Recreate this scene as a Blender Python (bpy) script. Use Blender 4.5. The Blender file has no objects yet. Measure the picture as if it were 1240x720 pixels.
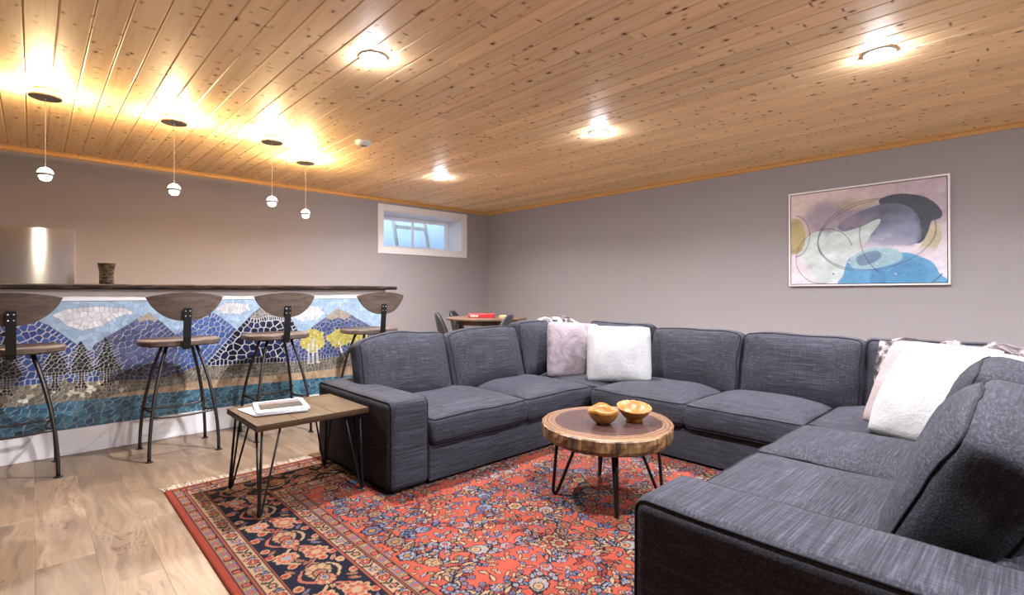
import bpy, bmesh, math, random
import numpy as np
from mathutils import Vector, Matrix, noise

PI = math.pi
SC = bpy.context.scene
COL = SC.collection
random.seed(7)

# ---------------------------------------------------------------- camera
CAM_H = 1.08
cam_d = bpy.data.cameras.new('camera')
cam_d.sensor_fit = 'HORIZONTAL'; cam_d.sensor_width = 36.0
cam_d.lens = 611.7 / 1240 * 36.0
cam_d.shift_y = -8 / 1240
cam_d.clip_start = 0.02
cam = bpy.data.objects.new('camera', cam_d)
COL.objects.link(cam)
cam.location = (0, 0, CAM_H)
cam.rotation_euler = (PI / 2, 0, -math.atan2(0.6887, 0.7251))
SC.camera = cam

# ---------------------------------------------------------------- world (daylight outside the basement window)
world = bpy.data.worlds.new('daylight'); SC.world = world
world.use_nodes = True
world.node_tree.nodes['Background'].inputs[0].default_value = (0.50, 0.70, 1.0, 1)
world.node_tree.nodes['Background'].inputs[1].default_value = 2.3

# ---------------------------------------------------------------- exposure and light levels
SC.view_settings.view_transform = 'Standard'
SC.view_settings.look = 'None'
SC.view_settings.exposure = 1.0
SC.view_settings.gamma = 1.0
SC.view_settings.use_curve_mapping = False
SC.cycles.use_denoising = True
SC.cycles.max_bounces = 10
SC.cycles.diffuse_bounces = 6
SC.cycles.sample_clamp_indirect = 6.0
DOWNLIGHT_W = 37.0
HALO_W = 23.0
GLOBE_W = 15.0
COOL = (0.975, 0.97, 1.05)
WARM = (1.0, 0.70, 0.36)

# ---------------------------------------------------------------- helpers
def lin(c):
    if isinstance(c, str):
        c = c.lstrip('#'); c = [int(c[i:i + 2], 16) / 255 for i in (0, 2, 4)]
    return tuple(((x / 12.92) if x <= 0.04045 else ((x + 0.055) / 1.055) ** 2.4) for x in c)

def rgba(c):
    return (*lin(c), 1.0)

def mesh_of(name, geo, mats, smooth=False, fmats=None):
    me = bpy.data.meshes.new(name)
    v, f = geo
    me.from_pydata([tuple(p) for p in v], [], [tuple(q) for q in f])
    if not isinstance(mats, (list, tuple)): mats = [mats]
    for m in mats: me.materials.append(m)
    if fmats is not None:
        me.polygons.foreach_set('material_index', fmats)
    if smooth:
        me.polygons.foreach_set('use_smooth', [True] * len(me.polygons))
    me.update()
    return me

def link(name, me, parent=None, loc=(0, 0, 0), rot=(0, 0, 0)):
    o = bpy.data.objects.new(name, me)
    COL.objects.link(o)
    o.location = loc; o.rotation_euler = rot
    if parent is not None: o.parent = parent
    return o

def part(name, geo, mats, parent=None, loc=(0, 0, 0), rot=(0, 0, 0), smooth=False, fmats=None):
    return link(name, mesh_of(name, geo, mats, smooth, fmats), parent, loc, rot)

def tag(o, label, cat, group=None):
    o['label'] = label; o['category'] = cat
    if group: o['group'] = group
    return o

def thing(name, label, cat, loc=(0, 0, 0), rz=0.0, group=None):
    o = bpy.data.objects.new(name, None)
    COL.objects.link(o)
    o.empty_display_size = 0.1
    o.location = loc; o.rotation_euler = (0, 0, rz)
    return tag(o, label, cat, group)

def structure(o):
    o['kind'] = 'structure'
    return o

def copy_tree(o, parent=None):
    c = o.copy(); COL.objects.link(c)
    if parent is not None: c.parent = parent
    for ch in list(o.children): copy_tree(ch, c)
    return c

# geometry: each returns (verts, faces)
def join(*geos):
    V, Fc = [], []
    for v, f in geos:
        n = len(V); V += [tuple(p) for p in v]; Fc += [tuple(i + n for i in q) for q in f]
    return V, Fc

def move(geo, off=(0, 0, 0), rot=None):
    v, f = geo
    M = rot if rot is not None else Matrix.Identity(3)
    return [tuple(M @ Vector(p) + Vector(off)) for p in v], f

def from_bm(bm):
    bm.verts.ensure_lookup_table()
    for i, w in enumerate(bm.verts): w.index = i
    g = ([tuple(w.co) for w in bm.verts], [tuple(w.index for w in q.verts) for q in bm.faces])
    bm.free()
    return g

def box(x0, x1, y0, y1, z0, z1, bev=0.0, seg=2):
    bm = bmesh.new()
    bmesh.ops.create_cube(bm, size=1)
    for w in bm.verts:
        w.co = Vector(((x0 + x1) / 2 + w.co.x * (x1 - x0), (y0 + y1) / 2 + w.co.y * (y1 - y0), (z0 + z1) / 2 + w.co.z * (z1 - z0)))
    if bev > 0:
        bmesh.ops.bevel(bm, geom=list(bm.edges), offset=bev, segments=seg, profile=0.5, affect='EDGES')
    return from_bm(bm)

def tube(pts, r, n=8, closed=False):
    pts = [Vector(p) for p in pts]
    m = len(pts)
    rad = r if isinstance(r, (list, tuple)) else [r] * m
    V, Fc = [], []
    up = None
    for i in range(m):
        if closed: t = pts[(i + 1) % m] - pts[i - 1]
        else: t = pts[min(i + 1, m - 1)] - pts[max(i - 1, 0)]
        t.normalize()
        if up is None:
            a = Vector((0, 0, 1)) if abs(t.z) < 0.9 else Vector((1, 0, 0))
            up = (a - t * a.dot(t)).normalized()
        else:
            up = (up - t * up.dot(t)).normalized()
        s = t.cross(up)
        for k in range(n):
            a = 2 * PI * k / n
            V.append(tuple(pts[i] + (up * math.cos(a) + s * math.sin(a)) * rad[i]))
    for i in range(m if closed else m - 1):
        j = (i + 1) % m
        for k in range(n):
            l = (k + 1) % n
            Fc.append((i * n + k, i * n + l, j * n + l, j * n + k))
    if not closed:
        Fc.append(tuple(range(n - 1, -1, -1)))
        Fc.append(tuple((m - 1) * n + k for k in range(n)))
    return V, Fc

def lathe(prof, n=32, fn=None):
    V, Fc = [], []
    m = len(prof)
    for i, (r, z) in enumerate(prof):
        for k in range(n):
            a = 2 * PI * k / n
            rr, zz = (r, z) if fn is None else fn(i, a, r, z)
            V.append((rr * math.cos(a), rr * math.sin(a), zz))
    for i in range(m - 1):
        for k in range(n):
            l = (k + 1) % n
            Fc.append((i * n + k, i * n + l, (i + 1) * n + l, (i + 1) * n + k))
    Fc.append(tuple(range(n - 1, -1, -1)))
    Fc.append(tuple((m - 1) * n + k for k in range(n)))
    return V, Fc

def prism(poly, y0, y1, axis='y'):
    """polygon of (a, b) points pushed from y0 to y1; axis y: (x=a, z=b); axis z: (x=a, y=b)"""
    n = len(poly)
    mk = (lambda a, b, t: (a, t, b)) if axis == 'y' else (lambda a, b, t: (a, b, t))
    V = [mk(a, b, y0) for a, b in poly] + [mk(a, b, y1) for a, b in poly]
    Fc = [tuple(range(n)), tuple(range(2 * n - 1, n - 1, -1))]
    for i in range(n):
        j = (i + 1) % n
        Fc.append((j, i, n + i, n + j))
    bm = bmesh.new()
    vs = [bm.verts.new(p) for p in V]
    for q in Fc: bm.faces.new([vs[i] for i in q])
    bmesh.ops.recalc_face_normals(bm, faces=list(bm.faces))
    return from_bm(bm)

def axis_pts(h, r, n):
    a = [-h, -h + r * .28, -h + r * .62]
    b = [-h + r + (2 * h - 2 * r) * i / n for i in range(n + 1)]
    return a + b + [-q for q in reversed(a)]

def soft_box(w, d, t, r, n=(10, 10, 3), deform=None):
    """box with well rounded edges, fine enough to be crowned and wrinkled"""
    h = (w / 2, d / 2, t / 2)
    ax = [axis_pts(h[i], r, n[i]) for i in range(3)]
    idx, V, Fc = {}, [], []
    def vert(i, j, k):
        key = (i, j, k)
        if key in idx: return idx[key]
        p = Vector((ax[0][i], ax[1][j], ax[2][k]))
        inner = Vector([max(-(h[q] - r), min(h[q] - r, p[q])) for q in range(3)])
        v = p - inner
        if v.length > 1e-9: p = inner + v.normalized() * r
        if deform: p = deform(p)
        idx[key] = len(V); V.append(tuple(p))
        return idx[key]
    L = [len(a) - 1 for a in ax]
    for i in range(L[0]):
        for j in range(L[1]):
            Fc.append((vert(i, j, L[2]), vert(i + 1, j, L[2]), vert(i + 1, j + 1, L[2]), vert(i, j + 1, L[2])))
            Fc.append((vert(i, j + 1, 0), vert(i + 1, j + 1, 0), vert(i + 1, j, 0), vert(i, j, 0)))
    for i in range(L[0]):
        for k in range(L[2]):
            Fc.append((vert(i, 0, k), vert(i + 1, 0, k), vert(i + 1, 0, k + 1), vert(i, 0, k + 1)))
            Fc.append((vert(i, L[1], k + 1), vert(i + 1, L[1], k + 1), vert(i + 1, L[1], k), vert(i, L[1], k)))
    for j in range(L[1]):
        for k in range(L[2]):
            Fc.append((vert(0, j, k + 1), vert(0, j + 1, k + 1), vert(0, j + 1, k), vert(0, j, k)))
            Fc.append((vert(L[0], j, k), vert(L[0], j + 1, k), vert(L[0], j + 1, k + 1), vert(L[0], j, k + 1)))
    return V, Fc

def pipe_loop(w, d, t, r, z_sign, deform, rad, out=0.001):
    hx, hy, hz = w / 2 - r, d / 2 - r, t / 2 - r
    q = r * 0.707
    pts = []
    for (cx, cy, a0) in ((hx, hy, 0), (-hx, hy, PI / 2), (-hx, -hy, PI), (hx, -hy, 1.5 * PI)):
        for i in range(4):
            a = a0 + i * PI / 6
            pts.append(Vector((cx + (q + out) * math.cos(a), cy + (q + out) * math.sin(a), z_sign * (hz + q + out))))
    dense = []
    for i in range(len(pts)):
        a, b = pts[i], pts[(i + 1) % len(pts)]
        n = max(1, int((b - a).length / 0.045))
        for k in range(n): dense.append(a.lerp(b, k / n))
    return tube([deform(p) for p in dense], rad, 6, True)

# ---------------------------------------------------------------- materials
class NT:
    def __init__(self, name):
        self.m = bpy.data.materials.new(name); self.m.use_nodes = True
        self.t = self.m.node_tree; self.n = self.t.nodes
        self.b = self.n['Principled BSDF']
    def node(self, typ, **kw):
        o = self.n.new(typ)
        for k, v in kw.items(): setattr(o, k, v)
        return o
    def set(self, sock, v):
        if isinstance(v, bpy.types.NodeSocket): self.t.links.new(v, sock)
        else: sock.default_value = v
    def coord(self, which='Object'):
        return self.node('ShaderNodeTexCoord').outputs[which]
    def math(self, op, a, b=None, c=None, clamp=False):
        o = self.node('ShaderNodeMath', operation=op, use_clamp=clamp)
        self.set(o.inputs[0], a)
        if b is not None: self.set(o.inputs[1], b)
        if c is not None: self.set(o.inputs[2], c)
        return o.outputs[0]
    def vmath(self, op, a, b):
        o = self.node('ShaderNodeVectorMath', operation=op)
        self.set(o.inputs[0], a); self.set(o.inputs[1], b)
        return o.outputs[0]
    def mapping(self, vec, scale=(1, 1, 1), rot=(0, 0, 0), loc=(0, 0, 0)):
        o = self.node('ShaderNodeMapping')
        self.set(o.inputs['Vector'], vec); o.inputs['Scale'].default_value = scale
        o.inputs['Rotation'].default_value = rot; o.inputs['Location'].default_value = loc
        return o.outputs[0]
    def noise(self, vec, scale, detail=4, rough=0.55, dist=0.0):
        o = self.node('ShaderNodeTexNoise')
        self.set(o.inputs['Vector'], vec); o.inputs['Scale'].default_value = scale
        o.inputs['Detail'].default_value = detail; o.inputs['Roughness'].default_value = rough
        o.inputs['Distortion'].default_value = dist
        return o.outputs[0]
    def voronoi(self, vec, scale, feature='F1', rand=1.0, dims='3D'):
        o = self.node('ShaderNodeTexVoronoi', feature=feature, voronoi_dimensions=dims)
        self.set(o.inputs['Vector'], vec); o.inputs['Scale'].default_value = scale
        o.inputs['Randomness'].default_value = rand
        return o
    def ramp(self, fac, stops, interp='LINEAR'):
        o = self.node('ShaderNodeValToRGB')
        o.color_ramp.interpolation = interp
        e = o.color_ramp.elements
        while len(e) < len(stops): e.new(0.5)
        for i, (p, c) in enumerate(stops):
            e[i].position = p
            e[i].color = rgba(c) if not isinstance(c, (int, float)) else (c, c, c, 1)
        self.set(o.inputs[0], fac)
        return o.outputs[0]
    def mix(self, fac, a, b, mode='MIX'):
        o = self.node('ShaderNodeMix', data_type='RGBA', blend_type=mode)
        self.set(o.inputs[0], fac)
        self.set(o.inputs[6], rgba(a) if isinstance(a, str) else a)
        self.set(o.inputs[7], rgba(b) if isinstance(b, str) else b)
        return o.outputs[2]
    def bump(self, h, strength=0.3, dist=0.01):
        o = self.node('ShaderNodeBump')
        o.inputs['Strength'].default_value = strength; o.inputs['Distance'].default_value = dist
        self.set(o.inputs['Height'], h)
        self.t.links.new(o.outputs[0], self.b.inputs['Normal'])
    def out(self, color=None, rough=None, metal=None, **kw):
        if color is not None: self.set(self.b.inputs['Base Color'], rgba(color) if isinstance(color, str) else color)
        if rough is not None: self.set(self.b.inputs['Roughness'], rough)
        if metal is not None: self.set(self.b.inputs['Metallic'], metal)
        for k, v in kw.items(): self.set(self.b.inputs[k.replace('_', ' ')], v)
        return self.m

def plain(name, color, rough=0.5, metal=0.0, var=0.08, scale=12.0, **kw):
    m = NT(name)
    n = m.noise(m.coord(), scale, 3)
    c = lin(color) if isinstance(color, str) else color
    lo = tuple(x * (1 - var) for x in c) + (1,); hi = tuple(min(1, x * (1 + var)) for x in c) + (1,)
    return m.out(m.mix(n, lo, hi), rough, metal, **kw)

def emit(name, color, strength):
    m = NT(name)
    return m.out((0.8, 0.8, 0.8, 1), 0.4, Emission_Color=(*color, 1), Emission_Strength=strength)

def plank_coord(m, amount=37.0):
    oi = m.node('ShaderNodeObjectInfo')
    off = m.math('MULTIPLY', oi.outputs['Random'], amount)
    cmb = m.node('ShaderNodeCombineXYZ')
    m.set(cmb.inputs[0], off); m.set(cmb.inputs[1], m.math('MULTIPLY', off, 1.7)); m.set(cmb.inputs[2], off)
    return m.vmath('ADD', m.coord(), cmb.outputs[0]), oi.outputs['Random']

def mat_pine():
    m = NT('knotty_pine')
    v, rnd = plank_coord(m)
    grain = m.noise(m.mapping(v, (26, 1.3, 26)), 1.0, 4, 0.6, 0.4)
    tone = m.noise(m.mapping(v, (5, 0.6, 5)), 1.0, 2)
    base = m.ramp(grain, [(0.25, '#dcb583'), (0.5, '#efd0a0'), (0.75, '#f7dfb4')])
    base = m.mix(m.math('MULTIPLY', tone, 0.40), base, '#d6aa76')
    shade = m.math('MULTIPLY_ADD', rnd, 0.20, 0.86)
    cs = m.node('ShaderNodeCombineXYZ')
    for i in range(3): m.set(cs.inputs[i], shade)
    base = m.mix(1.0, base, cs.outputs[0], 'MULTIPLY')
    # knots with a darker halo
    vk = m.mapping(v, (1.0, 0.66, 1.0))
    vo = m.voronoi(vk, 8.0, dims='2D')
    sep = m.node('ShaderNodeSeparateColor'); m.set(sep.inputs[0], vo.outputs['Color'])
    size = m.math('MULTIPLY', m.math('SUBTRACT', sep.outputs[0], 0.45, clamp=True), 0.125)
    d = m.math('SUBTRACT', vo.outputs['Distance'], size)
    d = m.math('ADD', d, m.math('MULTIPLY', m.math('SUBTRACT', m.noise(v, 40.0, 2), 0.5), 0.06))
    knot = m.ramp(d, [(0.0, 1.0), (0.035, 0.0)])
    halo = m.ramp(d, [(0.0, 0.55), (0.13, 0.0)])
    base = m.mix(halo, base, '#a06c38')
    base = m.mix(knot, base, '#5a3720')
    # short dark spike marks across the board
    vs = m.voronoi(m.mapping(v, (0.42, 1.7, 1.0)), 5.5, dims='2D')
    sep2 = m.node('ShaderNodeSeparateColor'); m.set(sep2.inputs[0], vs.outputs['Color'])
    on = m.math('GREATER_THAN', sep2.outputs[1], 0.45)
    ds = m.math('ADD', vs.outputs['Distance'], m.math('MULTIPLY', m.math('SUBTRACT', m.noise(v, 22.0, 2), 0.5), 0.09))
    spike = m.math('MULTIPLY', m.ramp(ds, [(0.03, 0.85), (0.075, 0.0)]), on)
    base = m.mix(spike, base, '#5d3a1e')
    m.bump(grain, 0.08, 0.004)
    return m.out(base, 0.55)

def mat_floor():
    m = NT('bleached_maple_plank')
    v, rnd = plank_coord(m, 53.0)
    warp = m.noise(m.mapping(v, (3, 1.1, 3)), 1.0, 3, 0.5, 0.6)
    cw = m.node('ShaderNodeCombineXYZ'); m.set(cw.inputs[0], m.math('MULTIPLY', warp, 0.35))
    vw = m.vmath('ADD', v, cw.outputs[0])
    grain = m.noise(m.mapping(vw, (42, 2.2, 1)), 1.0, 5, 0.6)
    cloud = m.noise(m.mapping(v, (9, 1.5, 1)), 1.0, 4, 0.6, 0.5)
    base = m.ramp(grain, [(0.25, '#645240'), (0.5, '#7d6953'), (0.75, '#8f7a64')])
    base = m.mix(m.ramp(cloud, [(0.50, 0.0), (0.70, 0.70)]), base, '#5a493c')
    tone = m.ramp(rnd, [(0.0, 0.70), (0.35, 0.92), (1.0, 1.12)])
    base = m.mix(1.0, base, tone, 'MULTIPLY')
    # cracks and knots
    ck = m.noise(m.mapping(vw, (9, 1.4, 1)), 1.0, 4, 0.7, 0.8)
    line = m.ramp(m.math('ABSOLUTE', m.math('SUBTRACT', ck, 0.55)), [(0.0, 1.0), (0.012, 0.0)])
    gate = m.ramp(m.noise(v, 4.2, 1), [(0.52, 0.0), (0.58, 1.0)])
    base = m.mix(m.math('MULTIPLY', m.math('MULTIPLY', line, gate), 0.8), base, '#40322a')
    m.bump(grain, 0.06, 0.003)
    return m.out(base, m.math('MULTIPLY_ADD', grain, 0.15, 0.30))

def mat_fabric(name, dark, light, hi):
    m = NT(name)
    v = m.coord()
    weft = m.noise(m.mapping(v, (5, 190, 190)), 1.0, 3, 0.6)
    warp = m.noise(m.mapping(v, (230, 9, 60)), 1.0, 2, 0.5)
    patch = m.noise(v, 3.0, 2)
    f = m.math('ADD', m.math('MULTIPLY', weft, 0.72), m.math('MULTIPLY', warp, 0.28))
    c = m.ramp(f, [(0.33, dark), (0.52, light), (0.70, hi)])
    c = m.mix(m.math('MULTIPLY', patch, 0.35), c, dark)
    m.bump(f, 0.35, 0.004)
    return m.out(c, 0.88, Specular_IOR_Level=0.12)

def mat_fur(name, stops, scale=9.0, stretch=(1, 1, 1)):
    m = NT(name)
    v = m.coord()
    n1 = m.noise(m.mapping(v, stretch), scale, 4, 0.6, 1.5)
    n2 = m.noise(v, 160.0, 2)
    c = m.ramp(n1, stops)
    m.bump(m.math('ADD', m.math('MULTIPLY', n2, 0.6), m.noise(v, 45.0, 3)), 0.6, 0.006)
    return m.out(c, 0.95, Specular_IOR_Level=0.1)

def mat_wood(name, stops, scale=(2, 30, 30), rough=0.45, bump=0.1, spec=0.3):
    m = NT(name)
    v, rnd = plank_coord(m, 11.0)
    g = m.noise(m.mapping(v, scale), 1.0, 4, 0.6, 0.6)
    m.bump(g, bump, 0.004)
    return m.out(m.ramp(g, stops), rough, Specular_IOR_Level=spec)

def mat_attr(name, attr, rough, bump=None, jitter=None, **kw):
    m = NT(name)
    a = m.node('ShaderNodeAttribute', attribute_name=attr)
    c = a.outputs['Color']
    if jitter:
        n = m.noise(m.coord(), jitter[0], 3)
        s = m.ramp(n, [(0.2, 1 - jitter[1]), (0.8, 1.0)])
        c = m.mix(1.0, c, s, 'MULTIPLY')
    if bump: m.bump(m.noise(m.coord(), bump[0], 2), bump[1], 0.004)
    return m.out(c, rough, **kw)

M = {}
M['pine'] = mat_pine()
M['floor'] = mat_floor()
def mat_wall():
    m = NT('taupe_wall_paint')
    v = m.coord()
    n = m.noise(v, 1.2, 3)
    c = m.mix(n, (0.255, 0.236, 0.238, 1), (0.276, 0.255, 0.257, 1))
    m.bump(m.noise(v, 160.0, 2), 0.05, 0.002)
    return m.out(c, 0.62)
M['wall'] = mat_wall()
M['pine_trim'] = mat_wood('pine_trim', [(0.3, '#a87a40'), (0.6, '#bd9055'), (0.8, '#c69c64')], (1.5, 40, 40), 0.45)
M['white'] = plain('white_paint', (0.68, 0.66, 0.65), 0.4, var=0.02)
M['vinyl'] = plain('white_vinyl', (0.82, 0.85, 0.90), 0.35, var=0.02)
M['concrete'] = plain('concrete', (0.55, 0.56, 0.58), 0.9, var=0.2)
M['sofa'] = mat_fabric('charcoal_linen', '#202025', '#313137', '#4a4952')
M['piping'] = mat_fabric('charcoal_piping', '#151518', '#202024', '#313138')
M['black'] = plain('black_steel', (0.018, 0.017, 0.017), 0.42, 0.6)
M['iron'] = plain('dark_iron', (0.06, 0.052, 0.046), 0.40, 0.85, var=0.25, scale=30)
M['bolt'] = plain('bright_bolt', (0.65, 0.64, 0.62), 0.3, 1.0)
M['plastic'] = plain('black_plastic', (0.022, 0.023, 0.026), 0.5)

# ---------------------------------------------------------------- room shell
X0, X1, Y0, Y1, HC = -2.60, 6.014, -2.60, 6.966, 2.495
WO = (3.893, 5.420, 1.748, 2.318)          # opening of the basement window: x0, x1, z0, z1
structure(part('floor', box(X0 - .2, X1 + .2, Y0 - .2, Y1 + .6, -0.15, -0.008), M['floor']))
FLOOR = bpy.data.objects['floor']
structure(part('ceiling', box(X0 - .2, X1 + .2, Y0 - .2, Y1 + .5, HC + .014, HC + .15), M['pine_trim']))
CEIL = bpy.data.objects['ceiling']
WT = 0.46
wa = join(box(X0 - .2, WO[0], Y1, Y1 + WT, -.15, HC + .1), box(WO[1], X1 + .2, Y1, Y1 + WT, -.15, HC + .1),
          box(WO[0], WO[1], Y1, Y1 + WT, -.15, WO[2]), box(WO[0], WO[1], Y1, Y1 + WT, WO[3], HC + .1))
structure(part('wall_back', wa, M['wall']))
structure(part('wall_right', box(X1, X1 + .2, Y0 - .2, Y1, -.15, HC + .1), M['wall']))
structure(part('wall_left', box(X0 - .2, X0, Y0 - .2, Y1, -.15, HC + .1), M['wall']))
structure(part('wall_front', box(X0, X1, Y0 - .2, Y0, -.15, HC + .1), M['wall']))

# tongue-and-groove ceiling boards, each one a plank with chamfered edges
_cache = {}
def ceiling_plank(w, L):
    key = ('c', round(w, 3), round(L, 3))
    if key not in _cache:
        h, c = w / 2 - .0006, 0.0055
        prof = [(-h, .014), (-h, .0045), (-h + c, 0), (h - c, 0), (h, .0045), (h, .014)]
        _cache[key] = mesh_of('plank', prism(prof, -L / 2, L / 2), M['pine'])
    return _cache[key]
def floor_plank(w, L):
    key = ('f', round(w, 3), round(L, 3))
    if key not in _cache:
        h, c = w / 2 - .0001, 0.0007
        prof = [(-h, -.008), (-h, -.0005), (-h + c, 0), (h - c, 0), (h, -.0005), (h, -.008)]
        _cache[key] = mesh_of('plank', prism(prof, -L / 2 + .0001, L / 2 - .0001), M['floor'])
    return _cache[key]

rng = random.Random(3)
CW = 0.134
x = X1 - 0.02
k = 0
while x - CW > X0:
    cuts = [Y0]
    y = Y0 + rng.uniform(.9, 3.0)
    while y < Y1 - 0.5:
        cuts.append(y); y += rng.choice([1.83, 2.44, 3.05])
    cuts.append(Y1)
    for a, b in zip(cuts[:-1], cuts[1:]):
        link('plank', ceiling_plank(CW, b - a - .0012), CEIL, (x - CW / 2, (a + b) / 2, HC))
    x -= CW; k += 1

FW, FL = 0.182, 1.22
x = X1
while x > -1.45:
    w = FW
    y = Y0 + rng.uniform(-1.2, 0)
    while y < Y1:
        a, b = max(y, Y0), min(y + FL, Y1)
        hidden = (x < 2.4 and a > 4.55) or (x - w > 0.70 and x < 3.3 and a > -0.2 and b < 3.15) or b < -0.9
        if not hidden and b - a > .05:
            link('plank', floor_plank(w, round(b - a, 3)), FLOOR, (x - w / 2, (a + b) / 2, 0))
        y += FL
    x -= w

# pine cove trim where walls meet the ceiling
def trim_profile(s):
    return [(0, 0), (0, -.045), (.010, -.045), (.016, -.038), (.020, -.014), (.034, -.004), (.034, 0)]
prof = trim_profile(1)
g = prism([(a, b) for a, b in prof], X0, X1)           # runs along local y, rises from the wall in +x
structure(part('trim_1', g, M['pine_trim'], None, (0, Y1, HC), (0, 0, -PI / 2)))
bpy.data.objects['trim_1'].location = (0, Y1, HC)
g = prism([(-a, b) for a, b in prof], Y0, Y1)
structure(part('trim_2', g, M['pine_trim'], None, (X1, 0, HC)))
structure(part('baseboard_back', box(2.55, X1 - .014, Y1 - .014, Y1, 0, .12, .003), M['white']))
structure(part('baseboard_right', box(X1 - .014, X1, Y0, Y1, 0, .12, .003), M['white']))

# ---------------------------------------------------------------- basement window
win = bpy.data.objects.new('window_1', None); COL.objects.link(win); structure(win)
win.location = (WO[0], Y1, WO[2])
ww, wh = WO[1] - WO[0], WO[3] - WO[2]
cw = 0.093
for (a, b, c, d) in ((-cw, ww + cw, wh, wh + cw), (-cw, ww + cw, -cw, 0), (-cw, 0, 0, wh), (ww, ww + cw, 0, wh)):
    part('casing', box(a, b, -.018, -.0005, c, d, .002), M['white'], win)
jd = 0.40
for (a, b, c, d) in ((.0005, ww - .0005, wh - .014, wh - .0005), (.0005, ww - .0005, .0005, .014), (.0005, .014, .014, wh - .014), (ww - .014, ww - .0005, .014, wh - .014)):
    part('jamb', box(a, b, -.001, jd, c, d), M['white'], win)
fr = .05
fy0, fy1 = jd, jd + .055
for (a, b, c, d) in ((.0, ww, wh - fr, wh), (.0, ww, 0, fr), (0, fr, fr, wh - fr), (ww - fr, ww, fr, wh - fr)):
    part('frame', box(a, b, fy0, fy1, c, d, .004), M['vinyl'], win)
half = ww * 0.52
def mat_glass():
    m = NT('window_glass')
    return m.out((0.9, 0.95, 1, 1), 0.02, Transmission_Weight=1.0, IOR=1.02, Specular_IOR_Level=0.4)
M['glass'] = mat_glass()
for i, (a, b, y) in enumerate(((fr, half + .02, .022), (half - .02, ww - fr, .002))):
    s = part('sash', join(box(a, a + .035, fy0 + y, fy0 + y + .018, fr, wh - fr), box(b - .035, b, fy0 + y, fy0 + y + .018, fr, wh - fr),
                          box(a + .035, b - .035, fy0 + y, fy0 + y + .018, fr, fr + .03), box(a + .035, b - .035, fy0 + y, fy0 + y + .018, wh - fr - .03, wh - fr)), M['vinyl'], win)
    part('pane', box(a + .035, b - .035, fy0 + y + .007, fy0 + y + .011, fr + .03, wh - fr - .03), M['glass'], s)

# the window well outside: a curved corrugated steel liner with gravel at its foot
cx, rx_, ry_ = (WO[0] + WO[1]) / 2, 1.05, 0.95
V, Fc = [], []
NZ = 60
for j in range(NZ + 1):
    z = 1.35 + j * 1.05 / NZ
    for i in range(41):
        a = PI * i / 40
        rr = 1 + 0.006 * math.sin(i * 2 * PI / 4)
        V.append((cx + rx_ * rr * math.cos(a), Y1 + WT + ry_ * rr * math.sin(a), z))
for j in range(NZ):
    for i in range(40):
        a = j * 41 + i
        Fc.append((a, a + 1, a + 42, a + 41))
M['galv'] = plain('galvanised_steel', (0.72, 0.78, 0.86), 0.6, 0.0, var=0.12)
well = part('window_well', (V, Fc), M['galv'], smooth=True)
tag(well, 'curved pale steel window well seen through the basement window', 'window well'); structure(well)
structure(part('ground_outside', box(cx - 1.3, cx + 1.3, Y1 + WT, Y1 + WT + 1.2, 1.2, 1.42), M['concrete']))
lad = thing('timber_trestle', 'pale leaning timber posts joined by crossbars, outside behind the basement window', 'trestle', (5.06, Y1 + WT + .42, 1.42))
M['timber'] = mat_wood('weathered_timber', [(0.3, '#b5a591'), (0.6, '#d5c9b8'), (0.8, '#e4dccf')], (30, 30, 2))
for sx in (-.33, .33):
    part('rail', move(box(-.028, .028, -.02, .02, 0, 1.1), (sx, 0, 0), Matrix.Rotation(-.10, 3, 'Y') @ Matrix.Rotation(-.1, 3, 'X')), M['timber'], lad)
for z in (.42, .80):
    part('rung', box(-.33 - z * .1, .33 - z * .1, -.018 + z * .1, .018 + z * .1, z - .03, z + .03), M['timber'], lad)

# ---------------------------------------------------------------- bar with a mosaic front
BY = 4.435                                   # front plane of the bar
BX0, BX1 = -2.3, 2.50
bar = thing('home_bar', 'long white home bar with a mosaic landscape of mountains, trees and water', 'bar', (0, BY, 0))
part('body', box(BX0, BX1, .0065, .42, 0, 1.090), M['white'], bar)
bb = part('baseboard', box(BX0, BX1 + .0, -.016, .0065, 0, .168, .003), M['white'], bar)
part('cap_strip', box(BX0, BX1, -.010, .0065, 1.012, 1.090, .002), M['white'], bar)
part('end_strip', box(BX1 - .022, BX1, -.009, .0065, .168, 1.012, .002), M['white'], bar)
grout = plain('grout', (0.50, 0.485, 0.46), 0.9, var=0.12, scale=40)
mosaic = part('mosaic_panel', box(BX0, BX1 - .022, -.001, .0065, .168, 1.012), grout, bar)

def in_poly(x, z, P):
    c = False
    j = len(P) - 1
    for i in range(len(P)):
        if (P[i][1] > z) != (P[j][1] > z) and x < (P[j][0] - P[i][0]) * (z - P[i][1]) / (P[j][1] - P[i][1]) + P[i][0]:
            c = not c
        j = i
    return c
def interp(x, pts):
    if x <= pts[0][0]: return pts[0][1]
    for (a, b), (c, d) in zip(pts[:-1], pts[1:]):
        if x <= c: return b + (d - b) * (x - a) / (c - a)
    return pts[-1][1]
def ell(x, z, cx, cz, rx, rz): return ((x - cx) / rx) ** 2 + ((z - cz) / rz) ** 2 < 1
CL1 = [(0.105, 0.929), (0.162, 0.96), (0.245, 0.969), (0.331, 0.973), (0.465, 0.959), (0.512, 0.934), (0.42, 0.891), (0.331, 0.838), (0.245, 0.814), (0.162, 0.852)]
CL2 = [(1.045, 0.945), (1.09, 0.975), (1.144, 0.988), (1.264, 0.973), (1.28, 0.93), (1.2, 0.896), (1.085, 0.905)]
CL3 = [(1.60, 0.865), (1.70, 0.925), (1.77, 0.948), (1.838, 0.941), (1.89, 0.885), (1.84, 0.832), (1.70, 0.815)]
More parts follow.
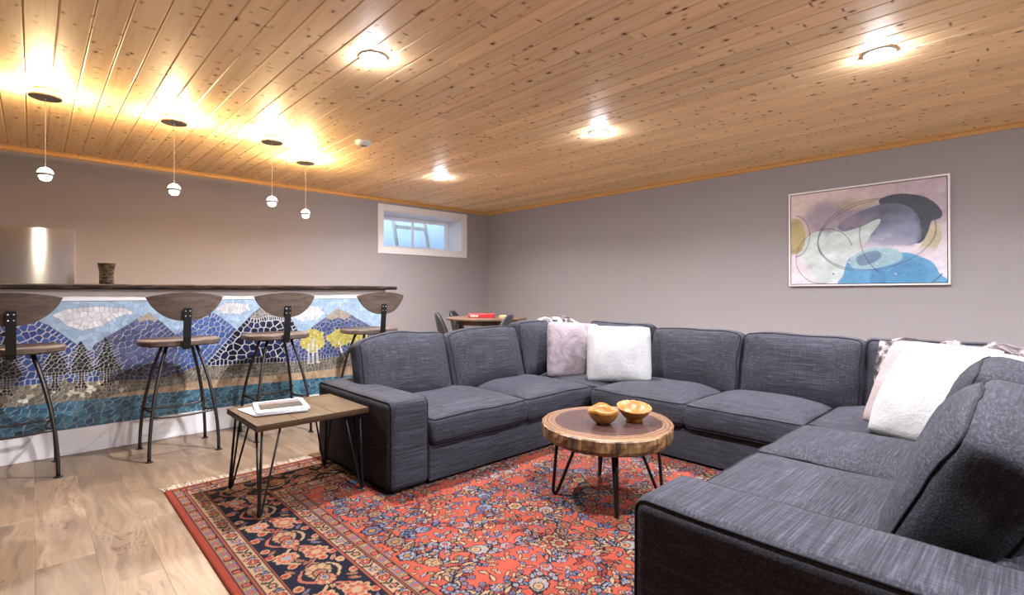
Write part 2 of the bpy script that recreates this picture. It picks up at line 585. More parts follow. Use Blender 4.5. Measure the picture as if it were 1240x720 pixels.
MOUNT = [(-2.35, .58), (-1.95, .80), (-1.60, .90), (-1.15, .64), (-0.85, .84), (-0.4, .70), (-0.25, .80), (-0.144, 0.86), (-0.053, 0.90), (0.0, 0.905), (0.081, 0.854), (0.232, 0.705), (0.30, 0.64)]
MGREY = [(0.24, .60), (0.309, 0.721), (0.42, 0.798), (0.535, 0.879), (0.607, 0.922), (0.681, 0.855), (0.768, 0.757), (0.90, 0.50)]
MBLUE = [(0.70, .60), (0.768, 0.737), (0.889, 0.873), (0.96, 0.918), (1.03, 0.905), (1.114, 0.833), (1.25, 0.70), (1.35, .5)]
MNAVY = [(0.90, .44), (0.972, 0.521), (1.173, 0.764), (1.295, 0.892), (1.40, 0.985), (1.46, 0.985), (1.555, 0.919), (1.623, 0.811), (1.765, 0.551), (1.80, 0.47)]
MRIGHT = [(1.55, .60), (1.693, 0.70), (1.913, 0.85), (2.021, 0.922), (2.148, 0.857), (2.358, 0.732), (2.50, 0.65)]
MEADOW = [(-0.4, .48), (-0.144, 0.482), (0.081, 0.484), (0.465, 0.455), (0.656, 0.435), (0.80, 0.47), (0.90, 0.51), (0.972, 0.505), (1.264, 0.492), (1.60, .475), (1.801, 0.475), (2.358, 0.50), (2.5, .50)]
SAND = [(-0.4, .36), (0.35, 0.345), (0.42, 0.365), (0.656, 0.375), (0.916, 0.395), (1.455, 0.375), (1.951, 0.375), (2.189, 0.385), (2.5, .385)]
def water_line(x): return 0.358 - 0.026 * (x + .14)
def tree_poly(cx, top, base):
    h = top - base
    R = [(0, top), (.030, top - .30 * h), (.020, top - .32 * h), (.055, top - .62 * h), (.040, top - .64 * h), (.074, base + .02), (.05, base)]
    return [(cx + a, b) for a, b in R] + [(cx - a, b) for a, b in reversed(R[1:])]
TREES = [(0.108, .748, .530), (0.240, .738, .530), (0.372, .752, .530), (-.115, .82, .53), (-.27, .76, .53)]
TREE_P = [tree_poly(*t) for t in TREES]
TRUNK_P = [[(c - .012, b), (c + .012, b), (c + .016, b - .06), (c + .030, b - .10), (c - .030, b - .10), (c - .016, b - .06)] for c, t, b in TREES]
def circ(cx, cz, rx, rz, n=20, wob=.10):
    return [(cx + rx * (1 + wob * math.sin(5 * a + cx * 9)) * math.cos(a), cz + rz * (1 + wob * math.sin(4 * a + cx)) * math.sin(a)) for a in [2 * PI * k / n for k in range(n)]]
YELLOW_P = [circ(1.79, .640, .108, .100), circ(2.035, .650, .110, .078), circ(2.20, .660, .105, .075)]
BIRCH_P = [[(c + o - .010, .440), (c + o + .010, .440), (c + o + .009 + l, t), (c + o - .009 + l, t)] for c, o, l, t in ((1.79, -.035, 0, .62), (1.79, .0, .005, .66), (1.79, .045, -.01, .60), (2.06, .03, -.07, .63), (2.10, .02, .03, .62))]
CAP1 = [(.535, .870), (.565, .862), (.607, .872), (.645, .855), (.670, .862)]
CAP2 = [(1.900, .838), (1.96, .820), (2.02, .838), (2.08, .815), (2.150, .855)]
CAP3 = [(1.255, .862), (1.33, .850), (1.42, .872), (1.52, .862), (1.60, .845)]
def conifer(x, z):
    if z > .41:
        for P in TRUNK_P:
            if in_poly(x, z, P): return 'trunk'
        for P in TREE_P:
            if in_poly(x, z, P): return 'leaf'
    return None
OUTLINES = [(P, True) for P in (CL1, CL2, CL3)] + [(P, True) for P in TREE_P + TRUNK_P + YELLOW_P + BIRCH_P] + [(P, False) for P in (MOUNT, MGREY, MBLUE, MNAVY, MRIGHT, MEADOW, SAND, CAP1, CAP2, CAP3)]
def region(x, z):
    if z < water_line(x): return 'water'
    if z < interp(x, SAND): return 'sand'
    t = conifer(x, z)
    if t: return t
    for P in BIRCH_P:
        if in_poly(x, z, P): return 'birch'
    for P in YELLOW_P:
        if in_poly(x, z, P): return 'yellow'
    if z < interp(x, MEADOW):
        if x < .55 and z > .38 and random.random() < .16: return 'flower'
        return 'meadow'
    for P in (CL1, CL2, CL3):
        if in_poly(x, z, P): return 'cloud'
    if 1.55 < x and z < interp(x, MRIGHT):
        return 'cap' if 1.89 < x < 2.16 and z > interp(x, CAP2) else 'slate'
    if .90 < x < 1.80 and z < interp(x, MNAVY):
        return 'capgrey' if z > interp(x, CAP3) else 'navy'
    if x < .32 and z < interp(x, MOUNT): return 'blue'
    if .24 < x < .9 and z < interp(x, MGREY) and not (x > .80 and z < interp(x, MBLUE)):
        if .53 < x < .68 and z > interp(x, CAP1): return 'cap'
        return 'slatedark' if z < .54 else 'slate2'
    if .70 < x < 1.35 and z < interp(x, MBLUE): return 'blue2'
    if z < .62: return 'blue' if x < .36 else 'slate'
    return 'sky'
REG = {  # spacing, grout gap, colours
    'water': (.046, .0034, ['#2f7791', '#276a86', '#3b8499', '#235d7a']),
    'sand': (.040, .0008, ['#c2a078', '#b9966e', '#c8a881']),
    'leaf': (.026, .0032, ['#26302c', '#1f2825', '#2f3b33']),
    'trunk': (.024, .0034, ['#2e1d1c', '#372422']),
    'birch': (.020, .0008, ['#ddd6d0', '#cfc8c4']),
    'yellow': (.021, .0014, ['#cfc23f', '#c5b53a', '#d8cb55']),
    'flower': (.022, .0020, ['#d9d0a6', '#e2dcc4']),
    'meadow': (.026, .0030, ['#7d745f', '#877d66', '#716a58', '#8c8068']),
    'cloud': (.040, .0016, ['#dfdee0', '#e6e5e6', '#d6d5d8']),
    'cap': (.034, .0010, ['#b5a893', '#ab9f8c']),
    'capgrey': (.026, .0034, ['#8b8580', '#7f7a76']),
    'slate': (.036, .0034, ['#41538c', '#384a80', '#4c5d95']),
    'slate2': (.038, .0034, ['#4d5a8a', '#465382', '#566394']),
    'slatedark': (.034, .0030, ['#45496a', '#3b4060']),
    'navy': (.052, .0060, ['#18254f', '#1c2b5c', '#141d40', '#121a36']),
    'blue': (.040, .0050, ['#2c4c96', '#26438a', '#3557a1']),
    'blue2': (.038, .0040, ['#3560a8', '#2d559c', '#416cb2']),
    'sky': (.030, .0005, ['#9dbcd6', '#a2c0d8', '#98b8d3', '#a7c5dc']),
}
def mosaic_tiles():
    rs = random.Random(11)
    random.seed(5)
    def seeds(xa, xb, za, zb, test, sz, tries):
        P = np.zeros((9000, 2)); R = np.zeros(9000); n = 0; out = []
        if sz == 1.0:                      # pairs of tiles cut along each drawn outline
            for Q, closed in OUTLINES:
                tight = len(Q) <= 7 or Q in TREE_P
                dl, step = (.0075, .017) if tight else (.0115, .028)
                seg = list(zip(Q, Q[1:] + Q[:1])) if closed else list(zip(Q[:-1], Q[1:]))
                for (a, b) in seg:
                    L = math.hypot(b[0] - a[0], b[1] - a[1])
                    m = max(1, round(L / step))
                    nx, nz = -(b[1] - a[1]) / L, (b[0] - a[0]) / L
                    for i in range(m):
                        u = (i + .5 + rs.uniform(-.15, .15)) / m
                        px, pz = a[0] + (b[0] - a[0]) * u, a[1] + (b[1] - a[1]) * u
                        pr = []
                        for sg in (1, -1):
                            x, z = px + nx * dl * sg, pz + nz * dl * sg
                            if xa < x < xb and za < z < zb and test(x, z) is not None: pr.append((x, z, test(x, z)))
                        if len(pr) < 2 or pr[0][2] == pr[1][2]: continue
                        if n and any((((P[:n, 0] - x) ** 2 + (P[:n, 1] - z) ** 2) < (.011 if tight else .015) ** 2).any() for x, z, k in pr): continue
                        for x, z, k in pr:
                            P[n] = (x, z); R[n] = REG[k][0] * .75; n += 1; out.append((x, z, k))
        for _ in range(tries):
            x, z = rs.uniform(xa, xb), rs.uniform(za, zb)
            k = test(x, z)
            if k is None: continue
            r = REG[k][0] * .80
            if n:
                d2 = (P[:n, 0] - x) ** 2 + ((P[:n, 1] - z) * sz) ** 2
                lim = np.minimum(R[:n], r) if k in ('leaf', 'trunk', 'birch', 'yellow', 'cap') else (R[:n] + r) * .5
                if (d2 < lim ** 2).any(): continue
            P[n] = (x, z); R[n] = r; n += 1; out.append((x, z, k))
        return out
    def cells(S, sz, bound):
        A = np.array([(s[0], s[1] * sz) for s in S])
        res = []
        for i, (x, z, k) in enumerate(S):
            d2 = ((A - A[i]) ** 2).sum(1)
            nb = np.argsort(d2)[1:22]
            h = .09
            poly = [(x - h, A[i][1] - h), (x + h, A[i][1] - h), (x + h, A[i][1] + h), (x - h, A[i][1] + h)]
            g = REG[k][1]
            planes = []
            for j in nb:
                q = A[j]; nx, nz = q[0] - x, q[1] - A[i][1]
                L = math.hypot(nx, nz); nx /= L; nz /= L
                gg = (g + REG[S[j][2]][1]) * .25 * (1 + .8 * rs.random())
                planes.append((nx, nz, nx * x + nz * A[i][1] + L / 2 - gg))
            for (nx, nz, c) in planes + bound(x, sz):
                new = []
                m = len(poly)
                for a in range(m):
                    p, q = poly[a], poly[(a + 1) % m]
                    dp, dq = nx * p[0] + nz * p[1] - c, nx * q[0] + nz * q[1] - c
                    if dp <= 0: new.append(p)
                    if (dp < 0 < dq) or (dq < 0 < dp):
                        t = dp / (dp - dq); new.append((p[0] + (q[0] - p[0]) * t, p[1] + (q[1] - p[1]) * t))
                poly = new
                if len(poly) < 3: break
            if len(poly) >= 3:
                poly = [(a, b / sz) for a, b in poly]
                ar = abs(sum(poly[a][0] * poly[(a + 1) % len(poly)][1] - poly[(a + 1) % len(poly)][0] * poly[a][1] for a in range(len(poly)))) / 2
                if ar > 3e-5: res.append((ar, poly, k))
        return res
    XA, XB = -2.285, 2.470
    up = seeds(XA, XB, .29, 1.008, lambda x, z: (lambda k: None if k == 'water' else k)(region(x, z)), 1.0, 46000)
    lo = seeds(XA, XB, .172, .38, lambda x, z: 'water' if z < water_line(x) - .004 else None, 1.75, 11000)
    n = math.hypot(.026, 1)
    def b_up(x, sz): return [(-1, 0, -XA), (1, 0, XB), (0, 1, 1.010), (-.026 / n, -1 / n, -(.358 - .026 * .14 + .0018) / n)]
    def b_lo(x, sz): return [(-1, 0, -XA), (1, 0, XB), (0, -1, -.170 * sz), (.026 * 1.0, 1 / sz, .358 - .026 * .14 - .0012)]
    T = cells(up, 1.0, b_up) + cells(lo, 1.75, b_lo)
    out = []
    for ar, poly, k in T:
        c = list(lin(rs.choice(REG[k][2])))
        f = rs.uniform(.72, .94)
        gy = sum(c) / 3
        out.append((ar, poly, k, tuple((q * .80 + gy * .20) * f for q in c)))
    out.sort(key=lambda t: -t[0])
    return out
def tile_mesh(name, tiles, mat):
    V, Fc, cols = [], [], []
    for ar, poly, k, c in tiles:
        n = len(V)
        m = len(poly)
        dy = -.0045 - .0012 * ((ar * 1e6) % 1)
        V += [(a, -.0012, b) for a, b in poly] + [(a, dy, b) for a, b in poly]
        f0 = [tuple(n + m + i for i in range(m))] + [(n + i, n + (i + 1) % m, n + m + (i + 1) % m, n + m + i) for i in range(m)]
        Fc += f0
        cols += [c] * (2 * m)
    me = mesh_of(name, (V, Fc), mat)
    ca = me.color_attributes.new('tint', 'FLOAT_COLOR', 'POINT')
    ca.data.foreach_set('color', np.array([(*c, 1.0) for c in cols], dtype=np.float32).ravel())
    return me
M['tile'] = mat_attr('glazed_tile', 'tint', 0.28, jitter=(60.0, .18))
TILES = mosaic_tiles()
vis = [t for t in TILES if sum(p[0] for p in t[1]) / len(t[1]) > -.22]
big = vis[:300]; ids = set(id(t) for t in big)
for t in big:
    link('tile', tile_mesh('tile', [t], M['tile']), mosaic)
small = link('small_tiles', tile_mesh('small_tiles', [t for t in TILES if id(t) not in ids], M['tile']), mosaic)
small['kind'] = 'stuff'

# live-edge countertop
def countertop():
    n = 150
    xs = [BX0 + (2.585 - BX0) * i / n for i in range(n + 1)]
    prof_n = 6
    V, Fc = [], []
    for i, x in enumerate(xs):
        w = .012 * noise.noise(Vector((x * 2.1, 3, 0))) + .006 * noise.noise(Vector((x * 9, 1, 0)))
        yf = -.075 + w
        tt = .036 + .003 * noise.noise(Vector((x * 3, 7, 0)))
        pts = [(.50, 0), (yf + .012, 0)]
        for q in range(1, 5):
            z = tt * q / 5
            pts.append((yf + .005 * noise.noise(Vector((x * 14, q * 3.1, 2))) - .004 * math.sin(PI * q / 5), z))
        pts += [(yf + .008, tt), (.50, tt)]
        for (y, z) in pts: V.append((x, y, z))
    m = 8
    for i in range(n):
        for k in range(m):
            l = (k + 1) % m
            Fc.append((i * m + k, i * m + l, (i + 1) * m + l, (i + 1) * m + k))
    Fc.append(tuple(range(m))); Fc.append(tuple(n * m + k for k in range(m - 1, -1, -1)))
    return V, Fc
M['bark'] = mat_wood('dark_live_edge', [(0.3, '#1c1613'), (0.5, '#352a24'), (0.7, '#52463d')], (9, 60, 60), 0.75, 0.5, 0.08)
ct = part('countertop', countertop(), M['bark'], None, (0, BY, 1.0905))
tag(ct, 'dark live-edge wood countertop running along the top of the white bar', 'countertop')

# brushed steel panel on the wall behind the bar
def mat_steel():
    m = NT('brushed_steel')
    v = m.coord()
    tn = m.node('ShaderNodeCombineXYZ'); tn.inputs[2].default_value = 1.0
    return m.out((0.70, 0.67, 0.63, 1), 0.12, 1.0, Anisotropic=0.96, Tangent=tn.outputs[0])
sp = part('steel_panel', box(-1.15, .323, -.03, -.001, .92, 1.714, .002), mat_steel(), None, (0, Y1, 0))
tag(sp, 'brushed stainless steel panel on the wall behind the bar', 'steel panel')

def mat_vase():
    m = NT('mottled_glaze')
    v = m.coord()
    n = m.noise(m.mapping(v, (1, 1, 3.5)), 16.0, 4, 0.6, 1.2)
    return m.out(m.ramp(n, [(0.3, '#17130f'), (0.46, '#2b271b'), (0.56, '#554c36'), (0.68, '#211c13')]), 0.25)
vs_ = part('ceramic_vase', lathe([(.040, 0), (.043, .004), (.045, .02), (.043, .05), (.043, .08), (.047, .115), (.054, .150), (.055, .154), (.051, .154), (.045, .12), (.040, .08), (.040, .03), (.0, .012)], 28), mat_vase(), None, (.395, 4.72, 1.128), smooth=True)
tag(vs_, 'mottled green-brown pottery cup vase with flared rim standing on the bar top', 'vase')

# ---------------------------------------------------------------- pendants over the bar
def pendant(X, Y, label, zg=1.903):
    t = thing('pendant_lamp', label, 'pendant lamp', (X, Y, HC), 0, 'pendant lamps above the bar')
    part('ceiling_plate', lathe([(.0, 0), (.060, 0), (.060, -.012), (.0, -.012)][1:3] + [(.055, -.014)], 28), M['brass'], t, smooth=False)
    part('lit_ring', lathe([(.016, -.014), (.016, -.054)], 28), M['halo'], t)
    part('canopy_disc', lathe([(.086, -.054), (.0885, -.0475), (.091, -.0475), (.091, -.060), (.088, -.062)], 36), M['nickel'], t)
    drop = zg - HC
    part('cord', tube([(0, 0, -.062), (0, 0, drop + .040)], .0022, 6), M['cord'], t)
    gl = part('globe', lathe([(.046 * math.cos(a), .046 * math.sin(a) + drop) for a in [i * PI / 2 / 8 for i in range(0, 9)]][:-1] + [(.006, drop + .046)], 24), M['globe'], t, smooth=True)
    part('collar', lathe([(.044, drop - .016), (.049, drop - .013), (.050, drop - .002), (.047, drop + .001)], 24), M['nickel'], t)
    part('diffuser', lathe([(.010, drop - .050), (.022, drop - .046), (.031, drop - .036), (.035, drop - .024), (.036, drop - .012)], 24), M['bulb'], t, smooth=True)
    l = bpy.data.lights.new('halo', 'POINT'); l.energy = HALO_W; l.color = WARM; l.shadow_soft_size = .004
    for k in range(3):
        a = k * 2 * PI / 3 + .5
        lo = bpy.data.objects.new('halo_light', l); COL.objects.link(lo); lo.parent = t; lo.location = (.032 * math.cos(a), .032 * math.sin(a), -.0495)
    l = bpy.data.lights.new('bulb', 'AREA'); l.shape = 'DISK'; l.size = .06; l.energy = GLOBE_W; l.color = (1, .86, .70)
    lo = bpy.data.objects.new('bulb_light', l); COL.objects.link(lo); lo.parent = t; lo.location = (0, 0, drop - .054)
    return t
M['brass'] = plain('aged_brass', (0.55, 0.32, 0.10), 0.35, 0.9)
M['nickel'] = plain('satin_nickel', (0.26, 0.24, 0.22), 0.45, 0.8)
M['cord'] = plain('clear_cord', (0.75, 0.72, 0.66), 0.4)
M['halo'] = emit('warm_led', (1.0, .70, .34), 14.0)
M['globe'] = emit('frosted_globe', (1.0, .95, .88), 1.6)
M['bulb'] = emit('bulb_glass', (1.0, .95, .86), 12.0)
pendant(0.067, 4.834, 'pendant lamp with glowing globe above the steel panel end of the bar')
pendant(0.833, 4.847, 'glowing globe pendant lamp hanging second from the steel panel')
pendant(1.594, 4.872, 'glowing globe pendant lamp hanging third from the steel panel')
pendant(2.108, 5.407, 'pendant lamp hanging nearest the basement window, smallest of the four')

# ---------------------------------------------------------------- recessed downlights
M['lens'] = emit('downlight_lens', (.98, .97, 1.04), 470.0)
def downlight(X, Y, label, w=DOWNLIGHT_W):
    t = thing('recessed_downlight', label, 'ceiling light', (X, Y, HC), 0, 'recessed downlights in the pine ceiling')
    part('trim_ring', lathe([(.066, -.0005), (.082, -.0005), (.083, -.004), (.079, -.008), (.068, -.008), (.066, -.003)], 36), M['white'], t)
    part('lens', lathe([(.001, -.0015), (.0655, -.0015), (.0650, -.010), (.058, -.018), (.040, -.024), (.020, -.026), (.001, -.0265)], 32), M['lens'], t)
    l = bpy.data.lights.new('downlight', 'AREA'); l.shape = 'DISK'; l.size = .10; l.energy = w; l.color = COOL; l.spread = math.radians(150)
    lo = bpy.data.objects.new('downlight_beam', l); COL.objects.link(lo); lo.parent = t; lo.location = (0, 0, -.0285)
downlight(1.497, 2.796, 'recessed ceiling downlight above the side table end of the sofa')
downlight(3.655, 0.673, 'recessed ceiling downlight nearest the abstract painting')
downlight(3.672, 2.740, 'recessed ceiling downlight above the far corner of the sofa')
downlight(3.687, 5.182, 'recessed ceiling downlight nearest the basement window')
downlight(1.497, .673, 'recessed ceiling downlight above the sofa arm nearest the camera')
downlight(1.497, -1.45, 'recessed ceiling downlight behind the sofa, on the bar side of the pair')
downlight(3.655, -1.45, 'recessed ceiling downlight behind the sofa, on the painting side of the pair')

sd = thing('smoke_detector', 'round white smoke detector on the pine ceiling beside the pendant lamps', 'smoke detector', (2.278, 4.445, HC))
part('base', lathe([(.072, 0), (.074, -.004), (.074, -.014), (.070, -.018)], 32), M['white'], sd)
part('cover', lathe([(.066, -.018), (.064, -.026), (.054, -.036), (.040, -.040), (.001, -.041)], 32), M['white'], sd, smooth=True)
part('grille', lathe([(.030, -.0405), (.030, -.0425), (.001, -.0425)], 24), plain('grey_grille', (.3, .3, .3), .6), sd)

# ---------------------------------------------------------------- bar stools
M['stoolwood'] = mat_wood('grey_brown_oak', [(0.3, '#3d322b'), (0.55, '#4f4238'), (0.75, '#605247')], (2.5, 60, 60), 0.5)
def make_stool():
    t = thing('bar_stool', 'bar stool', 'stool', (0, 0, 0), 0, 'bar stools along the bar')
    N = 40
    def outline(a, rx, ry):
        c, s = math.cos(a), math.sin(a)
        e = 2 / 2.5
        return (rx * abs(c) ** e * (1 if c > 0 else -1), ry * abs(s) ** e * (1 if s > 0 else -1))
    V, Fc = [], []
    for (sc, z) in ((.94, .718), (1.0, .726), (1.0, .748), (.975, .756)):
        for k in range(N):
            a = 2 * PI * k / N
            x, y = outline(a, .235 * sc, .205 * sc)
            V.append((x, y, z))
    for i in range(3):
        for k in range(N):
            l = (k + 1) % N
            Fc.append((i * N + k, i * N + l, (i + 1) * N + l, (i + 1) * N + k))
    Fc.append(tuple(range(N - 1, -1, -1)))
    # dished top
    base = 3 * N
    prev = [base + k for k in range(N)]
    for sc, z in ((.7, .752), (.35, .748)):
        cur = []
        for k in range(N):
            x, y = outline(2 * PI * k / N, .235 * .975 * sc, .205 * .975 * sc); cur.append(len(V)); V.append((x, y, z))
        for k in range(N):
            l = (k + 1) % N
            Fc.append((prev[k], prev[l], cur[l], cur[k]))
        prev = cur
    Fc.append(tuple(prev))
    part('seat', (V, Fc), M['stoolwood'], t, smooth=False)
    # half-moon backrest, bent a little in plan
    top, bot = [], []
    nb = 24
    for i in range(nb + 1):
        u = -1 + 2 * i / nb
        x = .215 * u
        zt = 1.040 + .030 * (1 - u * u)
        zb = 1.040 - .155 * (1 - abs(u) ** 2.3) ** .8
        top.append((x, zt)); bot.append((x, zb))
    V, Fc = [], []
    for (off) in (-.010, .010):
        for row in range(5):
            f = row / 4
            for i in range(nb + 1):
                x = top[i][0]; z = bot[i][1] + (top[i][1] - bot[i][1]) * f
                V.append((x, -.232 + .9 * x * x + off - .10 * (z - .9), z))
    W = nb + 1
    for s in (0, 1):
        o = s * 5 * W
        for r in range(4):
            for i in range(nb):
                q = (o + r * W + i, o + r * W + i + 1, o + (r + 1) * W + i + 1, o + (r + 1) * W + i)
                Fc.append(q if s == 0 else q[::-1])
    o = 5 * W
    for i in range(nb):
        Fc.append((i, o + i, o + i + 1, i + 1))
        a = 4 * W + i
        Fc.append((a + 1, o + a + 1, o + a, a))
    for e in (0, nb):
        for r in range(4):
            a = r * W + e
            Fc.append((a, a + W, o + a + W, o + a) if e == 0 else (a + W, a, o + a, o + a + W))
    part('backrest', (V, Fc), M['stoolwood'], t)
    # flat back post from under the seat up the rear of the backrest
    pts = [(-.205, .700), (-.222, .730), (-.232, .78), (-.252, .97)]
    V = []
    for (y, z) in pts:
        V += [(-.022, y - .012, z), (.022, y - .012, z), (.022, y - .004, z), (-.022, y - .004, z)]
    Fc = [(0, 1, 2, 3), (15, 14, 13, 12)]
    for i in range(3):
        for k in range(4):
            l = (k + 1) % 4
            Fc.append((i * 4 + k, i * 4 + 4 + k, i * 4 + 4 + l, i * 4 + l))
    bm = bmesh.new(); vv = [bm.verts.new(p) for p in V]
    for q in Fc: bm.faces.new([vv[i] for i in q])
    bmesh.ops.recalc_face_normals(bm, faces=list(bm.faces))
    post = part('back_post', from_bm(bm), M['black'], t)
    for sx in (-.012, .012):
        for z in (.918, .950):
            y = -.232 - (z - .78) * .105
            part('bolt', move(lathe([(.0045, 0), (.0045, .003), (.0025, .0045)], 8), (sx, y - .012, z), Matrix.Rotation(PI / 2, 3, 'X')), M['bolt'], post)
    part('seat_bracket', join(box(-.11, .11, -.015, .015, .708, .7185), box(-.015, .015, -.205, .12, .707, .7178)), M['iron'], t)
    def leg_pt(sx, sy, f):
        z = .712 * (1 - f)
        k = 1 - (1 - f) ** 2.0
        return Vector((sx * (.085 + .110 * k), sy * (.075 + .115 * k), z))
    for sx in (-1, 1):
        for sy in (-1, 1):
            lg = part('leg', tube([leg_pt(sx, sy, i / 12) for i in range(13)], .0105, 8), M['iron'], t, smooth=True)
            p = leg_pt(sx, sy, 1)
            part('foot', move(lathe([(.022, 0), (.022, .004), (.014, .007)], 14), (p.x, p.y, 0)), M['iron'], lg)
    f = 1 - .275 / .712
    c = [leg_pt(sx, sy, f) for sx, sy in ((-1, -1), (1, -1), (1, 1), (-1, 1))]
    for a, b, bow in ((0, 1, .0), (2, 3, .0), (1, 2, -.035), (3, 0, .035)):
        pts = []
        for i in range(9):
            u = i / 8; p = c[a].lerp(c[b], u); p = Vector((p.x + bow * math.sin(PI * u), p.y, p.z - .012 * math.sin(PI * u))); pts.append(p)
        part('footrest_bar', tube(pts, .0075, 8), M['iron'], t, smooth=True)
    return t
stool = make_stool()
SP = [(-.085, 4.13, 'bar stool with half-moon wooden backrest, partly cut off by the photo edge'),
      (.728, 4.065, 'bar stool with half-moon wooden backrest in front of the snow-capped mosaic mountain'),
      (1.355, 4.06, 'bar stool with half-moon wooden backrest in front of the navy mosaic mountain'),
      (2.13, 4.05, 'bar stool with half-moon wooden backrest at the open end of the bar, behind the sofa')]
for i, (X, Y, lab) in enumerate(SP):
    o = stool if i == 0 else copy_tree(stool)
    o.location = (X, Y, 0); o['label'] = lab

# ---------------------------------------------------------------- persian rug: woven colours stored on a fine pile mesh
RX0, RX1, RY0, RY1, RZ = .510, 3.47, -.36, 3.240, .011
class Painter:
    """paints flat woven motifs into a colour grid indexed by metric coordinates"""
    def __init__(self, xs, ys, base):
        self.xs, self.ys = xs, ys
        self.a = np.empty((len(ys), len(xs), 3), dtype=np.float32); self.a[:] = base
        self.X, self.Y = np.meshgrid(xs, ys)
    def win(self, cx, cy, R):
        i0, i1 = np.searchsorted(self.xs, [cx - R, cx + R]); j0, j1 = np.searchsorted(self.ys, [cy - R, cy + R])
        if i1 <= i0 or j1 <= j0: return None
        return slice(j0, j1), slice(i0, i1)
    def put(self, w, mask, c):
        self.a[w][mask] = lin(c)
    def rosette(self, cx, cy, R, n, petal, line, core, rot=0.0, stripe=None):
        w = self.win(cx, cy, R * 1.1)
        if w is None: return
        dx, dy = self.X[w] - cx, self.Y[w] - cy
        r = np.hypot(dx, dy) / R; th = np.arctan2(dy, dx) + rot
        edge = .80 + .20 * np.abs(np.cos(n * th / 2))
        self.put(w, r < edge, line)
        self.put(w, r < edge - .19, petal)
        if stripe: self.put(w, (r < edge - .19) & (np.abs(np.sin(n * th / 2)) < .30) & (r > .40), stripe)
        self.put(w, r < .40, line); self.put(w, r < .30, core)
    def berry(self, cx, cy, R, petal, line, core):
        w = self.win(cx, cy, R)
        if w is None: return
        r = np.hypot(self.X[w] - cx, self.Y[w] - cy) / R
        self.put(w, r < 1, line); self.put(w, r < .74, petal); self.put(w, r < .34, core)
    def leaf(self, cx, cy, L, W, ang, fill, line, vein=None):
        w = self.win(cx, cy, L * 1.05)
        if w is None: return
        dx, dy = self.X[w] - cx, self.Y[w] - cy
        u = (dx * math.cos(ang) + dy * math.sin(ang)) / L; v = (-dx * math.sin(ang) + dy * math.cos(ang)) / W
        q = np.abs(v) - (1 - u * u) * (1 - .35 * u)
        ins = np.abs(u) < 1
        self.put(w, ins & (q < 0), line); self.put(w, ins & (q < -.42), fill)
        if vein: self.put(w, ins & (q < -.42) & (np.abs(v) < .16), vein)
    def palmette(self, cx, cy, R, ang, fill, line, fill2, core):
        w = self.win(cx, cy, R * 1.2)
        if w is None: return
        dx, dy = self.X[w] - cx, self.Y[w] - cy
        u = (dx * math.cos(ang) + dy * math.sin(ang)) / R; v = (-dx * math.sin(ang) + dy * math.cos(ang)) / R
        r = np.hypot(u, v * 1.15); th = np.arctan2(v, u)
        edge = (.62 + .42 * np.cos(th / 1.6) ** 2) * (.90 + .10 * np.abs(np.cos(6 * th)))
        self.put(w, r < edge, line); self.put(w, r < edge - .12, fill)
        self.put(w, (r < edge - .12) & (r > .38) & (np.sin(9 * th) > .45), fill2)
        self.put(w, r < .40, line); self.put(w, r < .32, fill2); self.put(w, r < .17, core)
    def curve(self, pts, wdt, c):
        for (a, b) in zip(pts[:-1], pts[1:]):
            mx, my = (a[0] + b[0]) / 2, (a[1] + b[1]) / 2
            h = math.hypot(b[0] - a[0], b[1] - a[1]) / 2 + wdt * 2
            w = self.win(mx, my, h)
            if w is None: continue
            dx, dy = b[0] - a[0], b[1] - a[1]; L2 = dx * dx + dy * dy + 1e-12
            t = np.clip(((self.X[w] - a[0]) * dx + (self.Y[w] - a[1]) * dy) / L2, 0, 1)
            d = np.hypot(self.X[w] - a[0] - t * dx, self.Y[w] - a[1] - t * dy)
            self.put(w, d < wdt, c)

RED, RED2, NAVY, CREAM, TAN, BLUE, PALE, GOLD, PINK, OLIVE = '#80392a', '#662a20', '#13141c', '#82694f', '#6b513a', '#414b60', '#66666d', '#6f5132', '#7e4838', '#3e3727'

